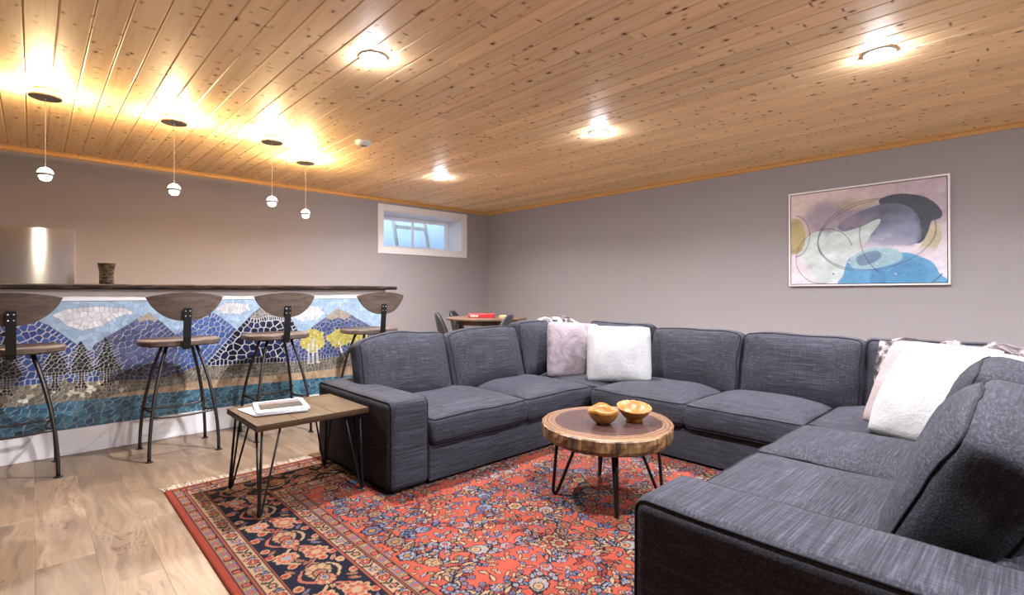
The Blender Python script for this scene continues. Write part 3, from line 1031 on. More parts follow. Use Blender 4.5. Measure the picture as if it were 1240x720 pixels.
def paint_field(P, fx0, fx1, fy0, fy1, rs):
    cx, cy = (fx0 + fx1) / 2, (fy0 + fy1) / 2
    def sym(fn, x, y, ang=0.0, *args):
        for sx in (1, -1):
            for sy in (1, -1):
                a = ang
                if sx < 0: a = PI - a
                if sy < 0: a = -a
                fn(cx + sx * x, cy + sy * y, a, *args)
    hw, hh = (fx1 - fx0) / 2, (fy1 - fy0) / 2
    spots = []
    for _ in range(2500):
        x, y = rs.uniform(.02, hw - .04), rs.uniform(.02, hh - .04)
        if all(math.hypot(x - a, y - b) > .135 for a, b in spots): spots.append((x, y))
    # stems first
    for x, y in spots:
        near = sorted(spots, key=lambda q: math.hypot(q[0] - x, q[1] - y))[1:4]
        for q in near:
            pts = []
            bow = rs.uniform(-.05, .05)
            for i in range(9):
                u = i / 8
                px, py = x + (q[0] - x) * u, y + (q[1] - y) * u
                L = math.hypot(q[0] - x, q[1] - y)
                px += -(q[1] - y) / L * bow * math.sin(PI * u); py += (q[0] - x) / L * bow * math.sin(PI * u)
                pts.append((px, py))
            for sx in (1, -1):
                for sy in (1, -1):
                    P.curve([(cx + sx * a, cy + sy * b) for a, b in pts], .0036, NAVY if rs.random() < .5 else '#4a2f24')
            for i in (2, 3, 4, 5, 6):
                px, py = pts[i]; an = rs.uniform(0, 2 * PI)
                f = rs.choice([CREAM, TAN, BLUE, PALE, RED2])
                sym(lambda X, Y, a: P.leaf(X, Y, .034, .012, a, f, NAVY), px + .02 * math.cos(an), py + .02 * math.sin(an), an)
    for x, y in spots:
        kind = rs.random(); R = rs.uniform(.032, .054); an = rs.uniform(0, 2 * PI)
        f = rs.choice([CREAM, TAN, PALE, TAN, BLUE, PALE, CREAM]); f2 = rs.choice([BLUE, NAVY, CREAM, PINK, RED2]); c = rs.choice([RED, GOLD, RED2])
        n = rs.choice([6, 8, 8, 10])
        nb = rs.choice([6, 7, 8])
        for k in range(nb):
            a = an + k * 2 * PI / nb
            bx, by = x + (R + .030) * math.cos(a), y + (R + .030) * math.sin(a)
            if rs.random() < .62: sym(lambda X, Y, q: P.berry(X, Y, .0150, f, NAVY, c), bx, by)
            else: sym(lambda X, Y, q: P.leaf(X, Y, .030, .012, q, f2 if f2 != NAVY else TAN, NAVY), bx, by, a)
        if kind < .5: sym(lambda X, Y, q: P.rosette(X, Y, R, n, f, NAVY, c, q, f2), x, y, an)
        else: sym(lambda X, Y, q: P.palmette(X, Y, R * 1.15, q, f, NAVY, f2, c), x, y, an)
    # little fillers on the red ground
    for _ in range(1100):
        x, y = rs.uniform(.01, hw), rs.uniform(.01, hh)
        if min(math.hypot(x - a, y - b) for a, b in spots) > .078:
            f = rs.choice([CREAM, PALE, TAN, CREAM, BLUE]); an = rs.uniform(0, 2 * PI)
            if rs.random() < .5: sym(lambda X, Y, q: P.berry(X, Y, .013, f, NAVY, RED2), x, y)
            else: sym(lambda X, Y, q: P.leaf(X, Y, .024, .009, q, f, NAVY), x, y, an)

def paint_strip(L, T, kind, rs, ds=.0042):
    """one border strip unrolled: s along, t across"""
    xs = np.arange(0, L + ds, ds); ys = np.arange(0, T + ds, ds)
    base = {'main': NAVY, 'minor': CREAM, 'guard': TAN}[kind]
    P = Painter(xs, ys, lin(base))
    c = T / 2
    if kind == 'main':
        per = .36
        n = int(L / per) + 2
        pts = [(s, c + .075 * math.sin(s * 2 * PI / per)) for s in np.arange(0, L + .02, .02)]
        P.curve(pts, .006, CREAM); P.curve([(a, 2 * c - b) for a, b in pts], .0055, PINK)
        for i in range(n):
            s = i * per
            P.palmette(s + .09, c, .082, 0.0, CREAM, NAVY, PINK if i % 2 else TAN, RED)
            P.palmette(s + .05, c, .060, PI, PINK, NAVY, CREAM, BLUE)
            P.rosette(s + .255, c + .052, .052, 8, PINK, CREAM, CREAM, .2, RED2)
            P.rosette(s + .285, c - .056, .050, 8, RED, CREAM, PALE, .5, CREAM)
            for (a, b, q) in ((.17, .085, .6), (.17, -.085, -.6), (.33, .085, 2.4), (.345, .0, 0.3), (.0, .09, 2.2), (.0, -.09, -2.2), (.20, 0.0, 1.2), (.225, -.02, 2.5)):
                P.leaf(s + a, c + b, .036, .014, q, rs.choice([TAN, PINK, BLUE, CREAM]), NAVY, RED2)
            for (a, b) in ((.135, .10), (.155, -.105), (.215, .105), (.33, -.105), (.03, .105), (.035, -.10), (.31, .02), (.205, -.06), (.195, .055)):
                P.berry(s + a, c + b, .019, rs.choice([PINK, CREAM, RED]), CREAM, RED2)
    elif kind == 'minor':
        per = .15
        for i in range(int(L / per) + 2):
            s = i * per
            P.curve([(s, c + .02), (s + .04, c - .02), (s + .08, c + .02), (s + .15, c - .01)], .004, OLIVE)
            P.rosette(s + .035, c, .026, 6, NAVY if i % 2 else BLUE, CREAM, RED, 0, OLIVE)
            P.rosette(s + .105, c, .024, 6, RED, NAVY, CREAM, .3)
            P.leaf(s + .07, c + .012, .022, .009, .8, NAVY, CREAM); P.leaf(s + .07, c - .014, .022, .009, -.8, OLIVE, NAVY)
            P.leaf(s + .14, c + .012, .020, .008, 2.2, BLUE, NAVY); P.berry(s + .14, c - .016, .010, RED, NAVY, CREAM)
    else:
        per = .060
        for i in range(int(L / per) + 2):
            s = i * per
            w = P.win(s + .016, c, .017)
            if w is not None:
                m = (np.abs(P.X[w] - s - .016) < .015) & (np.abs(P.Y[w] - c) < T * .42)
                P.put(w, m, NAVY if i % 2 else BLUE); m = (np.abs(P.X[w] - s - .016) < .0085) & (np.abs(P.Y[w] - c) < T * .26); P.put(w, m, RED)
            P.berry(s + .046, c, .011, CREAM, OLIVE, RED)
    return P.a

def make_rug():
    fine = .0046
    xs = np.concatenate([np.arange(RX0, 3.02, fine), np.arange(3.03, RX1, .03), [RX1]])
    ys = np.concatenate([np.arange(RY0, .72, .03), np.arange(.73, RY1, fine), [RY1]])
    rs = random.Random(21)
    P = Painter(xs, ys, lin(RED))
    B = [('selv', 0, .030), ('guard', .030, .078), ('line', .078, .086), ('minor', .086, .152), ('line', .152, .160), ('main', .160, .402), ('line', .402, .412),
         ('minor', .412, .470), ('line', .470, .476), ('guard', .476, .522), ('line', .522, .530)]
    BW = .530
    # mottled red ground
    g = np.array([[noise.noise(Vector((x * 3.2, y * 17.0, 0))) for x in xs[::6]] for y in ys[::6]], dtype=np.float32)
    g = np.repeat(np.repeat(g, 6, 0), 6, 1)[:len(ys), :len(xs)]
    P.a[:] = np.array(lin(RED), dtype=np.float32) * (1 + .22 * g[..., None])
    paint_field(P, RX0 + BW, RX1 - BW, RY0 + BW, RY1 - BW, rs)
    X, Y = P.X, P.Y
    dl, dr, df, db = X - RX0, RX1 - X, Y - RY0, RY1 - Y
    t = np.minimum(np.minimum(dl, dr), np.minimum(df, db))
    horiz = (db <= np.minimum(dl, dr)) | (df <= np.minimum(dl, dr))
    s = np.where(horiz, X - RX0, Y - RY0)
    for kind, a, b in B:
        m = (t >= a) & (t < b)
        if kind == 'selv': P.a[m] = lin('#702e22')
        elif kind == 'line': P.a[m] = lin('#6d3626')
        else:
            S = paint_strip(3.7, b - a, kind, rs)
            js = np.clip((s[m] / .0042).astype(int), 0, S.shape[1] - 1); jt = np.clip(((t[m] - a) / .0042).astype(int), 0, S.shape[0] - 1)
            P.a[m] = S[jt, js]
            P.a[(t >= a) & (t < a + .0045)] = lin(NAVY); P.a[(t >= b - .0045) & (t < b)] = lin(NAVY)
    # wool abrash: broad tone changes across the weft, slight pile noise
    ab = np.array([noise.noise(Vector((0, y * 5.0, 4))) for y in ys], dtype=np.float32)
    P.a *= .86 * (1 + .10 * ab)[:, None, None]
    nr = np.random.RandomState(3)
    P.a *= 1 + .14 * (nr.rand(*P.a.shape[:2], 1).astype(np.float32) - .5)
    W, H = len(xs), len(ys)
    co = np.zeros((H * W + 4, 3), dtype=np.float32)
    co[:H * W, 0] = X.ravel(); co[:H * W, 1] = Y.ravel(); co[:H * W, 2] = RZ
    edge = (t < .004).ravel(); co[:H * W, 2][edge] = .004
    i = np.arange(W - 1)[None, :]; j = np.arange(H - 1)[:, None]
    a = (j * W + i).ravel()
    F4 = np.stack([a, a + 1, a + W + 1, a + W], 1)
    me = bpy.data.meshes.new('pile')
    me.vertices.add(H * W); me.vertices.foreach_set('co', co[:H * W].ravel())
    nf = len(F4)
    me.loops.add(nf * 4); me.loops.foreach_set('vertex_index', F4.ravel().astype(np.int32))
    me.polygons.add(nf); me.polygons.foreach_set('loop_start', np.arange(0, nf * 4, 4, dtype=np.int32))
    me.update(calc_edges=True)
    ca = me.color_attributes.new('weave', 'FLOAT_COLOR', 'POINT')
    cc = np.ones((H * W, 4), dtype=np.float32); cc[:, :3] = np.clip(P.a.reshape(-1, 3), 0, 1)
    ca.data.foreach_set('color', cc.ravel())
    me.materials.append(M['rug'])
    return me
M['rug'] = mat_attr('wool_pile', 'weave', 0.95, bump=(420.0, .5), Specular_IOR_Level=0.08)
rug = thing('persian_rug', 'red and navy Persian rug with floral borders under the sofa and tables', 'rug', (0, 0, 0))
link('pile', make_rug(), rug)
part('backing', box(RX0 + .002, RX1, RY0, RY1 - .002, .0005, .0035), plain('rug_back', '#8a4a38', .95), rug)
# cotton fringe along the end facing the bar
fr_v = []
rf = random.Random(9)
gs = []
for i in range(560):
    x = RX0 + .004 + (RX1 - RX0 - .01) * i / 559
    dx = rf.uniform(-.022, .022)
    L = rf.uniform(.062, .090)
    gs.append(([(x - .0026, RY1 - .003, .004), (x + .0026, RY1 - .003, .004), (x + .0022 + dx, RY1 + L, .0015), (x - .0022 + dx, RY1 + L, .0015),
                (x, RY1 - .003, .0065), (x + dx, RY1 + L, .003)], [(0, 4, 5, 3), (4, 1, 2, 5), (0, 3, 2, 1), (0, 1, 4), (3, 5, 2)]))
fo = part('fringe', join(*gs), plain('cotton_fringe', '#b5a998', .95), rug)
fo['kind'] = 'stuff'

# ---------------------------------------------------------------- sectional sofa
SZ = RZ + .001
sofa = thing('sectional_sofa', 'charcoal linen U-shaped sectional sofa with loose piped cushions on the rug', 'sofa', (0, 0, 0))
YF, YB = 2.335, 3.245           # section with its back to the bar: front and back
XF, XB = 2.955, 3.885           # section along the long wall
RF, RB = .835, -.095            # section facing the bar
AX0, AX1 = 1.342, 1.588         # arm by the side table
CX0, CX1 = 1.232, 1.512         # arm nearest the camera
def puff(seed, amp, crown=None, half=None, power=2.0):
    def fn(p):
        q = Vector(p)
        if crown:
            hx, hy, hz = half
            f = max(0, 1 - abs(q.x / hx) ** (power * 1.6)) * max(0, 1 - abs(q.y / hy) ** (power * 1.6))
            q.z += crown * f * (q.z / hz) if q.z > 0 else crown * .35 * f * (q.z / hz)
            g = max(0, 1 - abs(p.z / hz) ** 2)
            q.x += .012 * g * (p.x / hx) ; q.y += .012 * g * (p.y / hy)
        s = Vector((seed * 3.1, seed * 7.7, seed))
        q += amp * Vector((noise.noise(p * 5 + s), noise.noise(p * 5 + s + Vector((9, 0, 0))), noise.noise(p * 4.2 + s + Vector((0, 9, 0)))))
        q.z += amp * .5 * noise.noise(p * 13 + s)
        return q
    return fn
_cs = [0]
def cushion(name, w, d, t, r, crown, loc, rot, amp=.006, n=(14, 12, 3), power=2.0, extra=None):
    _cs[0] += 1
    base = puff(_cs[0], amp, crown, (w / 2, d / 2, t / 2), power)
    fn = (lambda p: extra(base(p), p)) if extra else base
    o = part(name, soft_box(w, d, t, r, n, fn), M['sofa'], sofa, loc, rot, smooth=True)
    part('piping', pipe_loop(w, d, t, r, 1, fn, .0042), M['piping'], o, smooth=True)
    part('piping', pipe_loop(w, d, t, r, -1, fn, .0042), M['piping'], o, smooth=True)
    return o
def block(name, x0, x1, y0, y1, z0, z1, r, loc_rot=0, pipe=True, amp=.002, n=(6, 8, 4)):
    """upholstered body block; its own x axis runs along the weft"""
    w, d, t = x1 - x0, y1 - y0, z1 - z0
    _cs[0] += 1
    fn = puff(_cs[0], amp)
    o = part(name, soft_box(w, d, t, r, n, fn), M['sofa'], sofa, ((x0 + x1) / 2, (y0 + y1) / 2, (z0 + z1) / 2), (0, 0, 0), smooth=True)
    return o, fn, (w, d, t)
ZB0, ZB1 = .022, .235
block('base', AX1 + .001, XF, YF, YB - .18, ZB0, ZB1, .012)
block('base', XF + .001, XB - .18, YF - .001, YB - .18, ZB0, ZB1, .012)
block('base', XF, XB - .18, RF + .001, YF - .002, ZB0, ZB1, .012)
block('base', XF + .001, XB - .18, RB + .18, RF, ZB0, ZB1, .012)
block('base', CX1 + .001, XF, RB + .18, RF, ZB0, ZB1, .012)
block('back_frame', AX1 + .001, XB, YB - .178, YB, ZB0, .640, .03, n=(16, 4, 8))
block('back_frame', XB - .178, XB, RB + .18, YB - .18, ZB0, .640, .03, n=(4, 20, 8))
block('back_frame', CX1 + .001, XB, RB, RB + .178, ZB0, .500, .03, n=(16, 4, 8))
for (x, y) in ((AX0 + .06, YF + .06), (AX0 + .06, YB - .06), (XB - .06, YB - .06), (XB - .06, RB + .06), (CX0 + .06, RB + .06), (CX0 + .06, RF - .06)):
    inr = x < RX1 and y < RY1
    part('foot', lathe([(.02, SZ if inr else 0), (.024, ZB0 + .01)], 12), M['plastic'], sofa, (x, y, 0))

def arm(x0, x1, y0, y1, h, front):
    r = .042
    o, fn, (w, d, t) = block('arm', x0, x1, y0, y1, ZB0, h, r, amp=.003, n=(6, 16, 8))
    # piping outlines the outer side panel and the front panel of the arm
    q = r * .707 + .001
    for sx in (-1, 1):
        if (sx > 0 and front == 'a') or (sx > 0 and front == 'b'):
            pass
        pts = []
        hx, hy, hz = w / 2 - r, d / 2 - r, t / 2 - r
        for (cy, cz, a0) in ((hy, hz, 0), (-hy, hz, PI / 2), (-hy, -hz, PI), (hy, -hz, 1.5 * PI)):
            for i in range(4):
                a = a0 + i * PI / 6
                pts.append(Vector((sx * (hx + q), cy + q * math.cos(a), cz + q * math.sin(a))))
        dense = []
        for i in range(len(pts)):
            a, b = pts[i], pts[(i + 1) % len(pts)]
            m = max(1, int((b - a).length / .05))
            for k in range(m): dense.append(fn(a.lerp(b, k / m)))
        part('piping', tube(dense, .0042, 6, True), M['piping'], o, smooth=True)
    return o
arm(AX0, AX1, YF - .010, YB, .502, 'a')
arm(CX0, CX1, RB, RF - .025, .502, 'b')

# seat cushions
SW = .150
def seat(x0, x1, y0, y1, rz=0.0, crown=.042, power=2.0):
    w, d = x1 - x0 - .004, y1 - y0 - .004
    if rz in (PI / 2, -PI / 2): w, d = d, w
    return cushion('seat_cushion', w, d, SW, .030, crown, ((x0 + x1) / 2, (y0 + y1) / 2, ZB1 + SW / 2 - .006), (0, 0, rz), amp=.006)
seat(AX1 + .006, 2.330, YF - .030, YB - .190)
seat(2.332, XF + .055, YF - .028, YB - .190)
seat(XF + .060, XB - .190, YF - .080, YB - .190, PI / 2)
seat(XF - .030, XB - .190, 1.545, YF - .082, PI / 2)
seat(XF - .030, XB - .190, RF + .030, 1.543, PI / 2)
seat(XF + .002, XB - .190, RB + .190, RF + .028, PI / 2)
seat(2.312, XF, RB + .190, RF + .045)
seat(CX1 + .006, 2.310, RB + .190, RF + .035)

# back cushions: local x along the sofa, local y up the cushion, local z out of its front face
def droop(w, h, left, right):
    def ex(q, p):
        u, v = p.x / (w / 2), max(0, p.y / (h / 2))
        k = (right * max(0, u) ** 3 + left * max(0, -u) ** 3) * v * v
        return q + Vector((0, -k, -k * .25))
    return ex
def back(cx, cy, facing, w, h=.455, t=.165, lean=.27, zc=.585, roll=0.0, crown=.045, amp=.011, extra=None):
    """facing: angle of the horizontal direction the cushion's front looks to"""
    ex = Vector((-math.sin(facing), math.cos(facing), 0))           # along the sofa
    nrm = Vector((math.cos(facing) * math.cos(lean), math.sin(facing) * math.cos(lean), math.sin(lean)))
    ey = nrm.cross(ex)
    R = Matrix((ex, ey, nrm)).transposed() @ Matrix.Rotation(roll, 3, 'Z')
    return cushion('back_cushion', w, h, t, .040, crown, (cx, cy, zc), R.to_euler(), amp=amp, n=(14, 10, 4), extra=extra)
S_, W_, N_ = -PI / 2, PI, PI / 2
back(1.815, 2.985, S_, .66, roll=-.04, lean=.30, zc=.565, extra=droop(.66, .455, .07, .01))
back(2.525, 2.985, S_, .69, zc=.560, extra=droop(.69, .455, .04, .01))
back(3.190, 2.990, S_, .62, zc=.588, lean=.22)
back(3.650, 2.500, W_, .60, zc=.572, lean=.22)
back(3.628, 1.810, W_, .70, zc=.562, lean=.25, extra=droop(.70, .455, .02, .02))
back(3.628, 1.092, W_, .70, zc=.562, lean=.25, extra=droop(.70, .455, .02, .02))
back(3.650, .420, W_, .62, zc=.562, lean=.22)
back(2.580, .140, N_, .62, zc=.592, lean=.32, t=.18, extra=droop(.62, .455, .04, .04))
back(1.895, .118, N_, .72, h=.48, t=.21, zc=.562, lean=.40, amp=.017, crown=.05, extra=droop(.72, .48, .02, .075))

# ---------------------------------------------------------------- throw pillows and throws
def pillow_geo(w, h, t, seed, n=26, amp=.008):
    V, Fc = [], []
    for s in (1, -1):
        for j in range(n + 1):
            for i in range(n + 1):
                u, v = -1 + 2 * i / n, -1 + 2 * j / n
                u, v = math.copysign(abs(u) ** .85, u), math.copysign(abs(v) ** .85, v)
                x = w / 2 * u * (1 - .03 * (1 - v * v)) * math.sqrt(1 - .13 * v ** 4); y = h / 2 * v * (1 - .03 * (1 - u * u)) * math.sqrt(1 - .13 * u ** 4)
                k = max(0, (1 - u * u) * (1 - v * v)) ** .42
                p = Vector((x, y, 0))
                z = s * (t / 2 * k + .004 * (k > 0))
                z += amp * 1.2 * noise.noise(p * 7 + Vector((seed, s, 0))) * min(1, k * 2)
                rr = 1 + .012 * noise.noise(Vector((u * 3, v * 3, seed)))
                V.append((x * rr, y * rr, z))
    W = n + 1
    for s in (0, 1):
        o = s * W * W
        for j in range(n):
            for i in range(n):
                q = (o + j * W + i, o + j * W + i + 1, o + (j + 1) * W + i + 1, o + (j + 1) * W + i)
                Fc.append(q if s == 0 else q[::-1])
    bm = bmesh.new(); vv = [bm.verts.new(p) for p in V]
    for q in Fc: bm.faces.new([vv[i] for i in q])
    bmesh.ops.remove_doubles(bm, verts=list(bm.verts), dist=.0008)
    return from_bm(bm)
def pillow(name, w, h, t, loc, facing, lean, mat, label, roll=0.0, seed=1):
    ex = Vector((-math.sin(facing), math.cos(facing), 0))
    nrm = Vector((math.cos(facing) * math.cos(lean), math.sin(facing) * math.cos(lean), math.sin(lean)))
    ey = nrm.cross(ex)
    R = Matrix((ex, ey, nrm)).transposed() @ Matrix.Rotation(roll, 3, 'Z')
    o = part(name, pillow_geo(w, h, t, seed), mat, None, loc, R.to_euler(), smooth=True)
    return tag(o, label, 'pillow', 'throw pillows on the sofa')
M['white_plush'] = mat_fur('white_plush', [(0.3, '#8f8f8f'), (0.7, '#9d9d9d')], 5.0)
M['lilac_fur'] = mat_fur('lilac_grey_fur', [(0.30, '#675d60'), (0.48, '#7d7377'), (0.7, '#8a8083')], 7.0)
M['blush'] = mat_fur('blush_plush', [(0.3, '#7d7270'), (0.7, '#8b807e')], 6.0)
pillow('throw_pillow', .50, .46, .19, (3.285, 2.262, .590), PI + .60, .34, M['white_plush'], 'plush white square throw pillow beside the lilac-grey fur pillow', .0, 3)
pillow('throw_pillow', .46, .48, .17, (3.225, 2.660, .590), PI + .95, .26, M['lilac_fur'], 'lilac-grey faux fur throw pillow in the sofa corner near the bar', -.06, 5)
pillow('throw_pillow', .52, .52, .19, (2.985, .320, .600), PI - .468, .60, M['white_plush'], 'plush white throw pillow in the corner nearest the painting, in front of blush pillow', .0, 8)
pillow('throw_pillow', .50, .50, .12, (3.140, .385, .612), PI - .40, .56, M['blush'], 'pale blush throw pillow mostly hidden behind the white one', .0, 12)

def draped(path, width_dir, width, seed, thick=.016, nw=26, wave=.012, sag=None):
    """a soft sheet swept over a path, with gentle folds; returns a closed shell"""
    pts = [Vector(p) for p in path]
    dense = []
    for a, b in zip(pts[:-1], pts[1:]):
        n = max(2, int((b - a).length / .022))
        for k in range(n): dense.append(a.lerp(b, k / n))
    dense.append(pts[-1])
    for _ in range(3):
        dense = [dense[0]] + [(dense[i - 1] + dense[i] * 2 + dense[i + 1]) / 4 for i in range(1, len(dense) - 1)] + [dense[-1]]
    wd = Vector(width_dir).normalized()
    m = len(dense)
    top, bot = [], []
    for i in range(m):
        t = (dense[min(i + 1, m - 1)] - dense[max(i - 1, 0)]).normalized()
        nn = wd.cross(t).normalized()
        for j in range(nw + 1):
            u = j / nw - .5
            f = wave * math.sin(u * 21 + seed + .6 * math.sin(i * .2)) + .6 * wave * noise.noise(Vector((u * 9, i * .11, seed)))
            edge = .03 * noise.noise(Vector((i * .09, j > nw / 2, seed))) * abs(u) * 2
            p = dense[i] + wd * (u * width + edge) + nn * (f + wave)
            e = 1 if 0 < j < nw and 0 < i < m - 1 else .35
            top.append(p + nn * thick * .5 * e); bot.append(p - nn * thick * .5 * e)
    W = nw + 1
    V = [tuple(p) for p in top + bot]
    o = len(top)
    Fc = []
    for i in range(m - 1):
        for j in range(nw):
            a = i * W + j
            Fc.append((a, a + 1, a + W + 1, a + W)); Fc.append((o + a + W, o + a + W + 1, o + a + 1, o + a))
    for i in range(m - 1):
        a = i * W; Fc.append((a, a + W, o + a + W, o + a)); a += nw; Fc.append((a + W, a, o + a, o + a + W))
    for j in range(nw):
        Fc.append((j + 1, j, o + j, o + j + 1)); a = (m - 1) * W + j; Fc.append((a, a + 1, o + a + 1, o + a))
    bm = bmesh.new(); vv = [bm.verts.new(p) for p in V]
    for q in Fc: bm.faces.new([vv[i] for i in q])
    bmesh.ops.recalc_face_normals(bm, faces=list(bm.faces))
    return from_bm(bm)
M['throw'] = mat_fur('striped_faux_fur', [(0.38, '#2a2423'), (0.46, '#4b4443'), (0.53, '#70696a'), (0.64, '#8d8685')], 6.5, (1.6, 1.6, .8))
th = part('throw_blanket', draped([(3.40, 2.775, .42), (3.40, 2.86, .62), (3.40, 2.93, .775), (3.40, 3.00, .828), (3.40, 3.11, .80), (3.40, 3.20, .70), (3.40, 3.262, .60), (3.40, 3.27, .36)], (1, 0, 0), .44, 2), M['throw'], smooth=True)
tag(th, 'striped grey-white faux fur throw draped over the sofa corner near the dining table', 'throw')
th = part('throw_blanket', draped([(3.42, .36, .56), (3.50, .36, .70), (3.575, .36, .790), (3.66, .36, .815), (3.75, .36, .77), (3.84, .36, .685), (3.905, .36, .60), (3.912, .36, .34)], (0, 1, 0), .60, 5), M['throw'], smooth=True)
tag(th, 'striped grey-white faux fur throw draped behind the white pillow in the painting corner', 'throw')

# ---------------------------------------------------------------- live-edge coffee table
def mat_slab():
    m = NT('live_edge_slab')
    v = m.coord()
    sp_ = m.node('ShaderNodeSeparateXYZ'); m.set(sp_.inputs[0], v)
    r = m.math('SQRT', m.math('ADD', m.math('MULTIPLY', sp_.outputs[0], sp_.outputs[0]), m.math('MULTIPLY', sp_.outputs[1], sp_.outputs[1])))
    rn = m.math('ADD', r, m.math('MULTIPLY', m.math('SUBTRACT', m.noise(v, 4.0, 3), .5), .09))
    ring = m.node('ShaderNodeTexWave', wave_type='RINGS', rings_direction='Z')
    m.set(ring.inputs['Vector'], v); ring.inputs['Scale'].default_value = 14; ring.inputs['Distortion'].default_value = 3.0; ring.inputs['Detail'].default_value = 3
    heart = m.ramp(ring.outputs[0], [(0.2, '#33231f'), (0.8, '#402c27')])
    sap = m.ramp(ring.outputs[0], [(0.2, '#5a4232'), (0.8, '#6d523e')])
    c = m.mix(m.ramp(rn, [(0.268, 0.0), (0.280, 1.0)]), heart, sap)
    c = m.mix(m.ramp(rn, [(0.325, 0.0), (0.345, 1.0)]), c, '#775c41')
    return m.out(c, 0.26, Specular_IOR_Level=0.28)
def mat_barkedge():
    m = NT('hewn_edge')
    v = m.coord()
    n = m.noise(m.mapping(v, (1, 1, .22)), 26.0, 4, .6, .6)
    m.bump(n, .5, .01)
    return m.out(m.ramp(n, [(0.34, '#2c1e13'), (0.45, '#533b22'), (0.58, '#775735'), (0.7, '#876844')]), 0.45)
ctab = thing('coffee_table', 'round live-edge wood slab coffee table on black hairpin legs', 'coffee table', (2.190, 1.578, RZ))
NS = 72
def slab_r(a, f=0.0):
    return .351 + .013 * math.sin(2 * a + .7) + .008 * math.sin(3 * a + 2) + .004 * noise.noise(Vector((math.cos(a) * 6, math.sin(a) * 6, f * 3)))
V, Fc, FM = [], [], []
zt, zb = .387, .311
rows = [(.60, zt, 0), (.93, zt, 0), (.985, zt - .002, 0), (1.0, zt - .008, 1), (1.004, zt - .03, 2), (.998, zt - .055, 3), (.985, zb + .006, 4), (.96, zb, 5)]
for f, z, q in rows:
    for k in range(NS):
        a = 2 * PI * k / NS
        R_ = slab_r(a, q * .4) * f + (.004 * noise.noise(Vector((a * 9, q * 2.0, 3))) if q > 0 else 0)
        V.append((R_ * math.cos(a), R_ * math.sin(a), z))
Fc.append(tuple(range(NS))); FM.append(0)
for i in range(len(rows) - 1):
    for k in range(NS):
        l = (k + 1) % NS
        Fc.append((i * NS + l, i * NS + k, (i + 1) * NS + k, (i + 1) * NS + l)); FM.append(0 if i < 2 else 1)
o = (len(rows) - 1) * NS
Fc.append(tuple(o + k for k in range(NS - 1, -1, -1))); FM.append(1)
part('slab', (V, Fc), [mat_slab(), mat_barkedge()], ctab, fmats=FM)
def hairpin(parent, tops, foot, r, ztop, plate=None):
    """bent steel rod: runs from each top point to a rounded foot and back"""
    f = Vector(foot)
    for i in range(0, len(tops) - 1):
        a, b = Vector(tops[i]), Vector(tops[i + 1])
        da, db = (a - f).normalized(), (b - f).normalized()
        side = (a - b); side.z = 0
        side = side.normalized() * r * 1.3 if side.length > 1e-6 else Vector((r, 0, 0))
        fa, fb = f + side, f - side
        pts = [a, a.lerp(fa, .5), fa + (a - fa).normalized() * .012, fa.lerp(fb, .2) + Vector((0, 0, .002)), fa.lerp(fb, .5), fa.lerp(fb, .8) + Vector((0, 0, .002)), fb + (b - fb).normalized() * .012, b.lerp(fb, .5), b]
        g = tube(pts, r, 8)
        yield g
for ang in (225, 45, 135, -45):
    a = math.radians(ang)
    ca, sa = math.cos(a), math.sin(a)
    foot = (.275 * ca, .275 * sa, .0092)
    tops = [(.262 * ca, .262 * sa, zb - .002), (.145 * ca, .145 * sa, zb - .002)]
    for g in hairpin(ctab, tops, foot, .0086, zb):
        lg = part('leg', g, M['black'], ctab, smooth=True)
    part('mounting_plate', move(box(-.085, .085, -.03, .03, zb - .004, zb), (.205 * ca, .205 * sa, 0), Matrix.Rotation(a, 3, 'Z')), M['black'], lg)

def mat_bowl():
    m = NT('turned_burl')
    v = m.coord()
    n = m.noise(m.mapping(v, (1, 1, 2.2)), 18.0, 4, .6, 1.0)
    return m.out(m.ramp(n, [(0.3, '#6e3f15'), (0.5, '#8f5d22'), (0.7, '#a37638')]), 0.4, Specular_IOR_Level=.35)
M['bowl'] = mat_bowl()
def bowl1():
    def fn(i, a, r, z):
        k = max(0, (z - .02) / .06)
        lift = k * (.008 * math.sin(a * 2 + 1.0) + .005 * math.sin(3 * a + .4) + .002 * math.sin(5 * a))
        dent = 1 + .06 * k * math.sin(2 * a + .3) - .10 * k * math.exp(-((a - 5.0) / .35) ** 2)
        return r * dent, z + lift
    prof = [(.012, .0), (.032, .0), (.050, .014), (.068, .034), (.080, .058), (.084, .074), (.080, .076), (.074, .058), (.062, .038), (.044, .020), (.012, .010)]
    return lathe(prof, 56, fn)
def bowl2():
    def fn(i, a, r, z):
        k = max(0, (z - .03) / .04)
        jag = k * .0016 * math.sin(a * 23 + 2 * math.sin(a * 5)) * (1 if z > .06 else 0)
        return r * (1 + .03 * k * math.sin(2 * a + 1)), z + jag + k * .012 * math.cos(a - 1.1)
    prof = [(.010, 0), (.044, 0), (.042, .012), (.056, .024), (.074, .044), (.088, .066), (.092, .076), (.086, .074), (.070, .056), (.048, .030), (.010, .022)]
    return lathe(prof, 68, fn)
ZTOP = RZ + zt + .0005
b1 = part('wooden_bowl', bowl1(), M['bowl'], None, (2.130, 1.560, ZTOP), (0, 0, .4), smooth=True)
tag(b1, 'small turned wooden bowl with smooth wavy rim on the coffee table', 'bowl', 'wooden bowls on the coffee table')
b2 = part('wooden_bowl', bowl2(), M['bowl'], None, (2.290, 1.480, ZTOP), (0, 0, 0), smooth=True)
tag(b2, 'small turned wooden bowl with jagged live-edge rim and foot on the coffee table', 'bowl', 'wooden bowls on the coffee table')

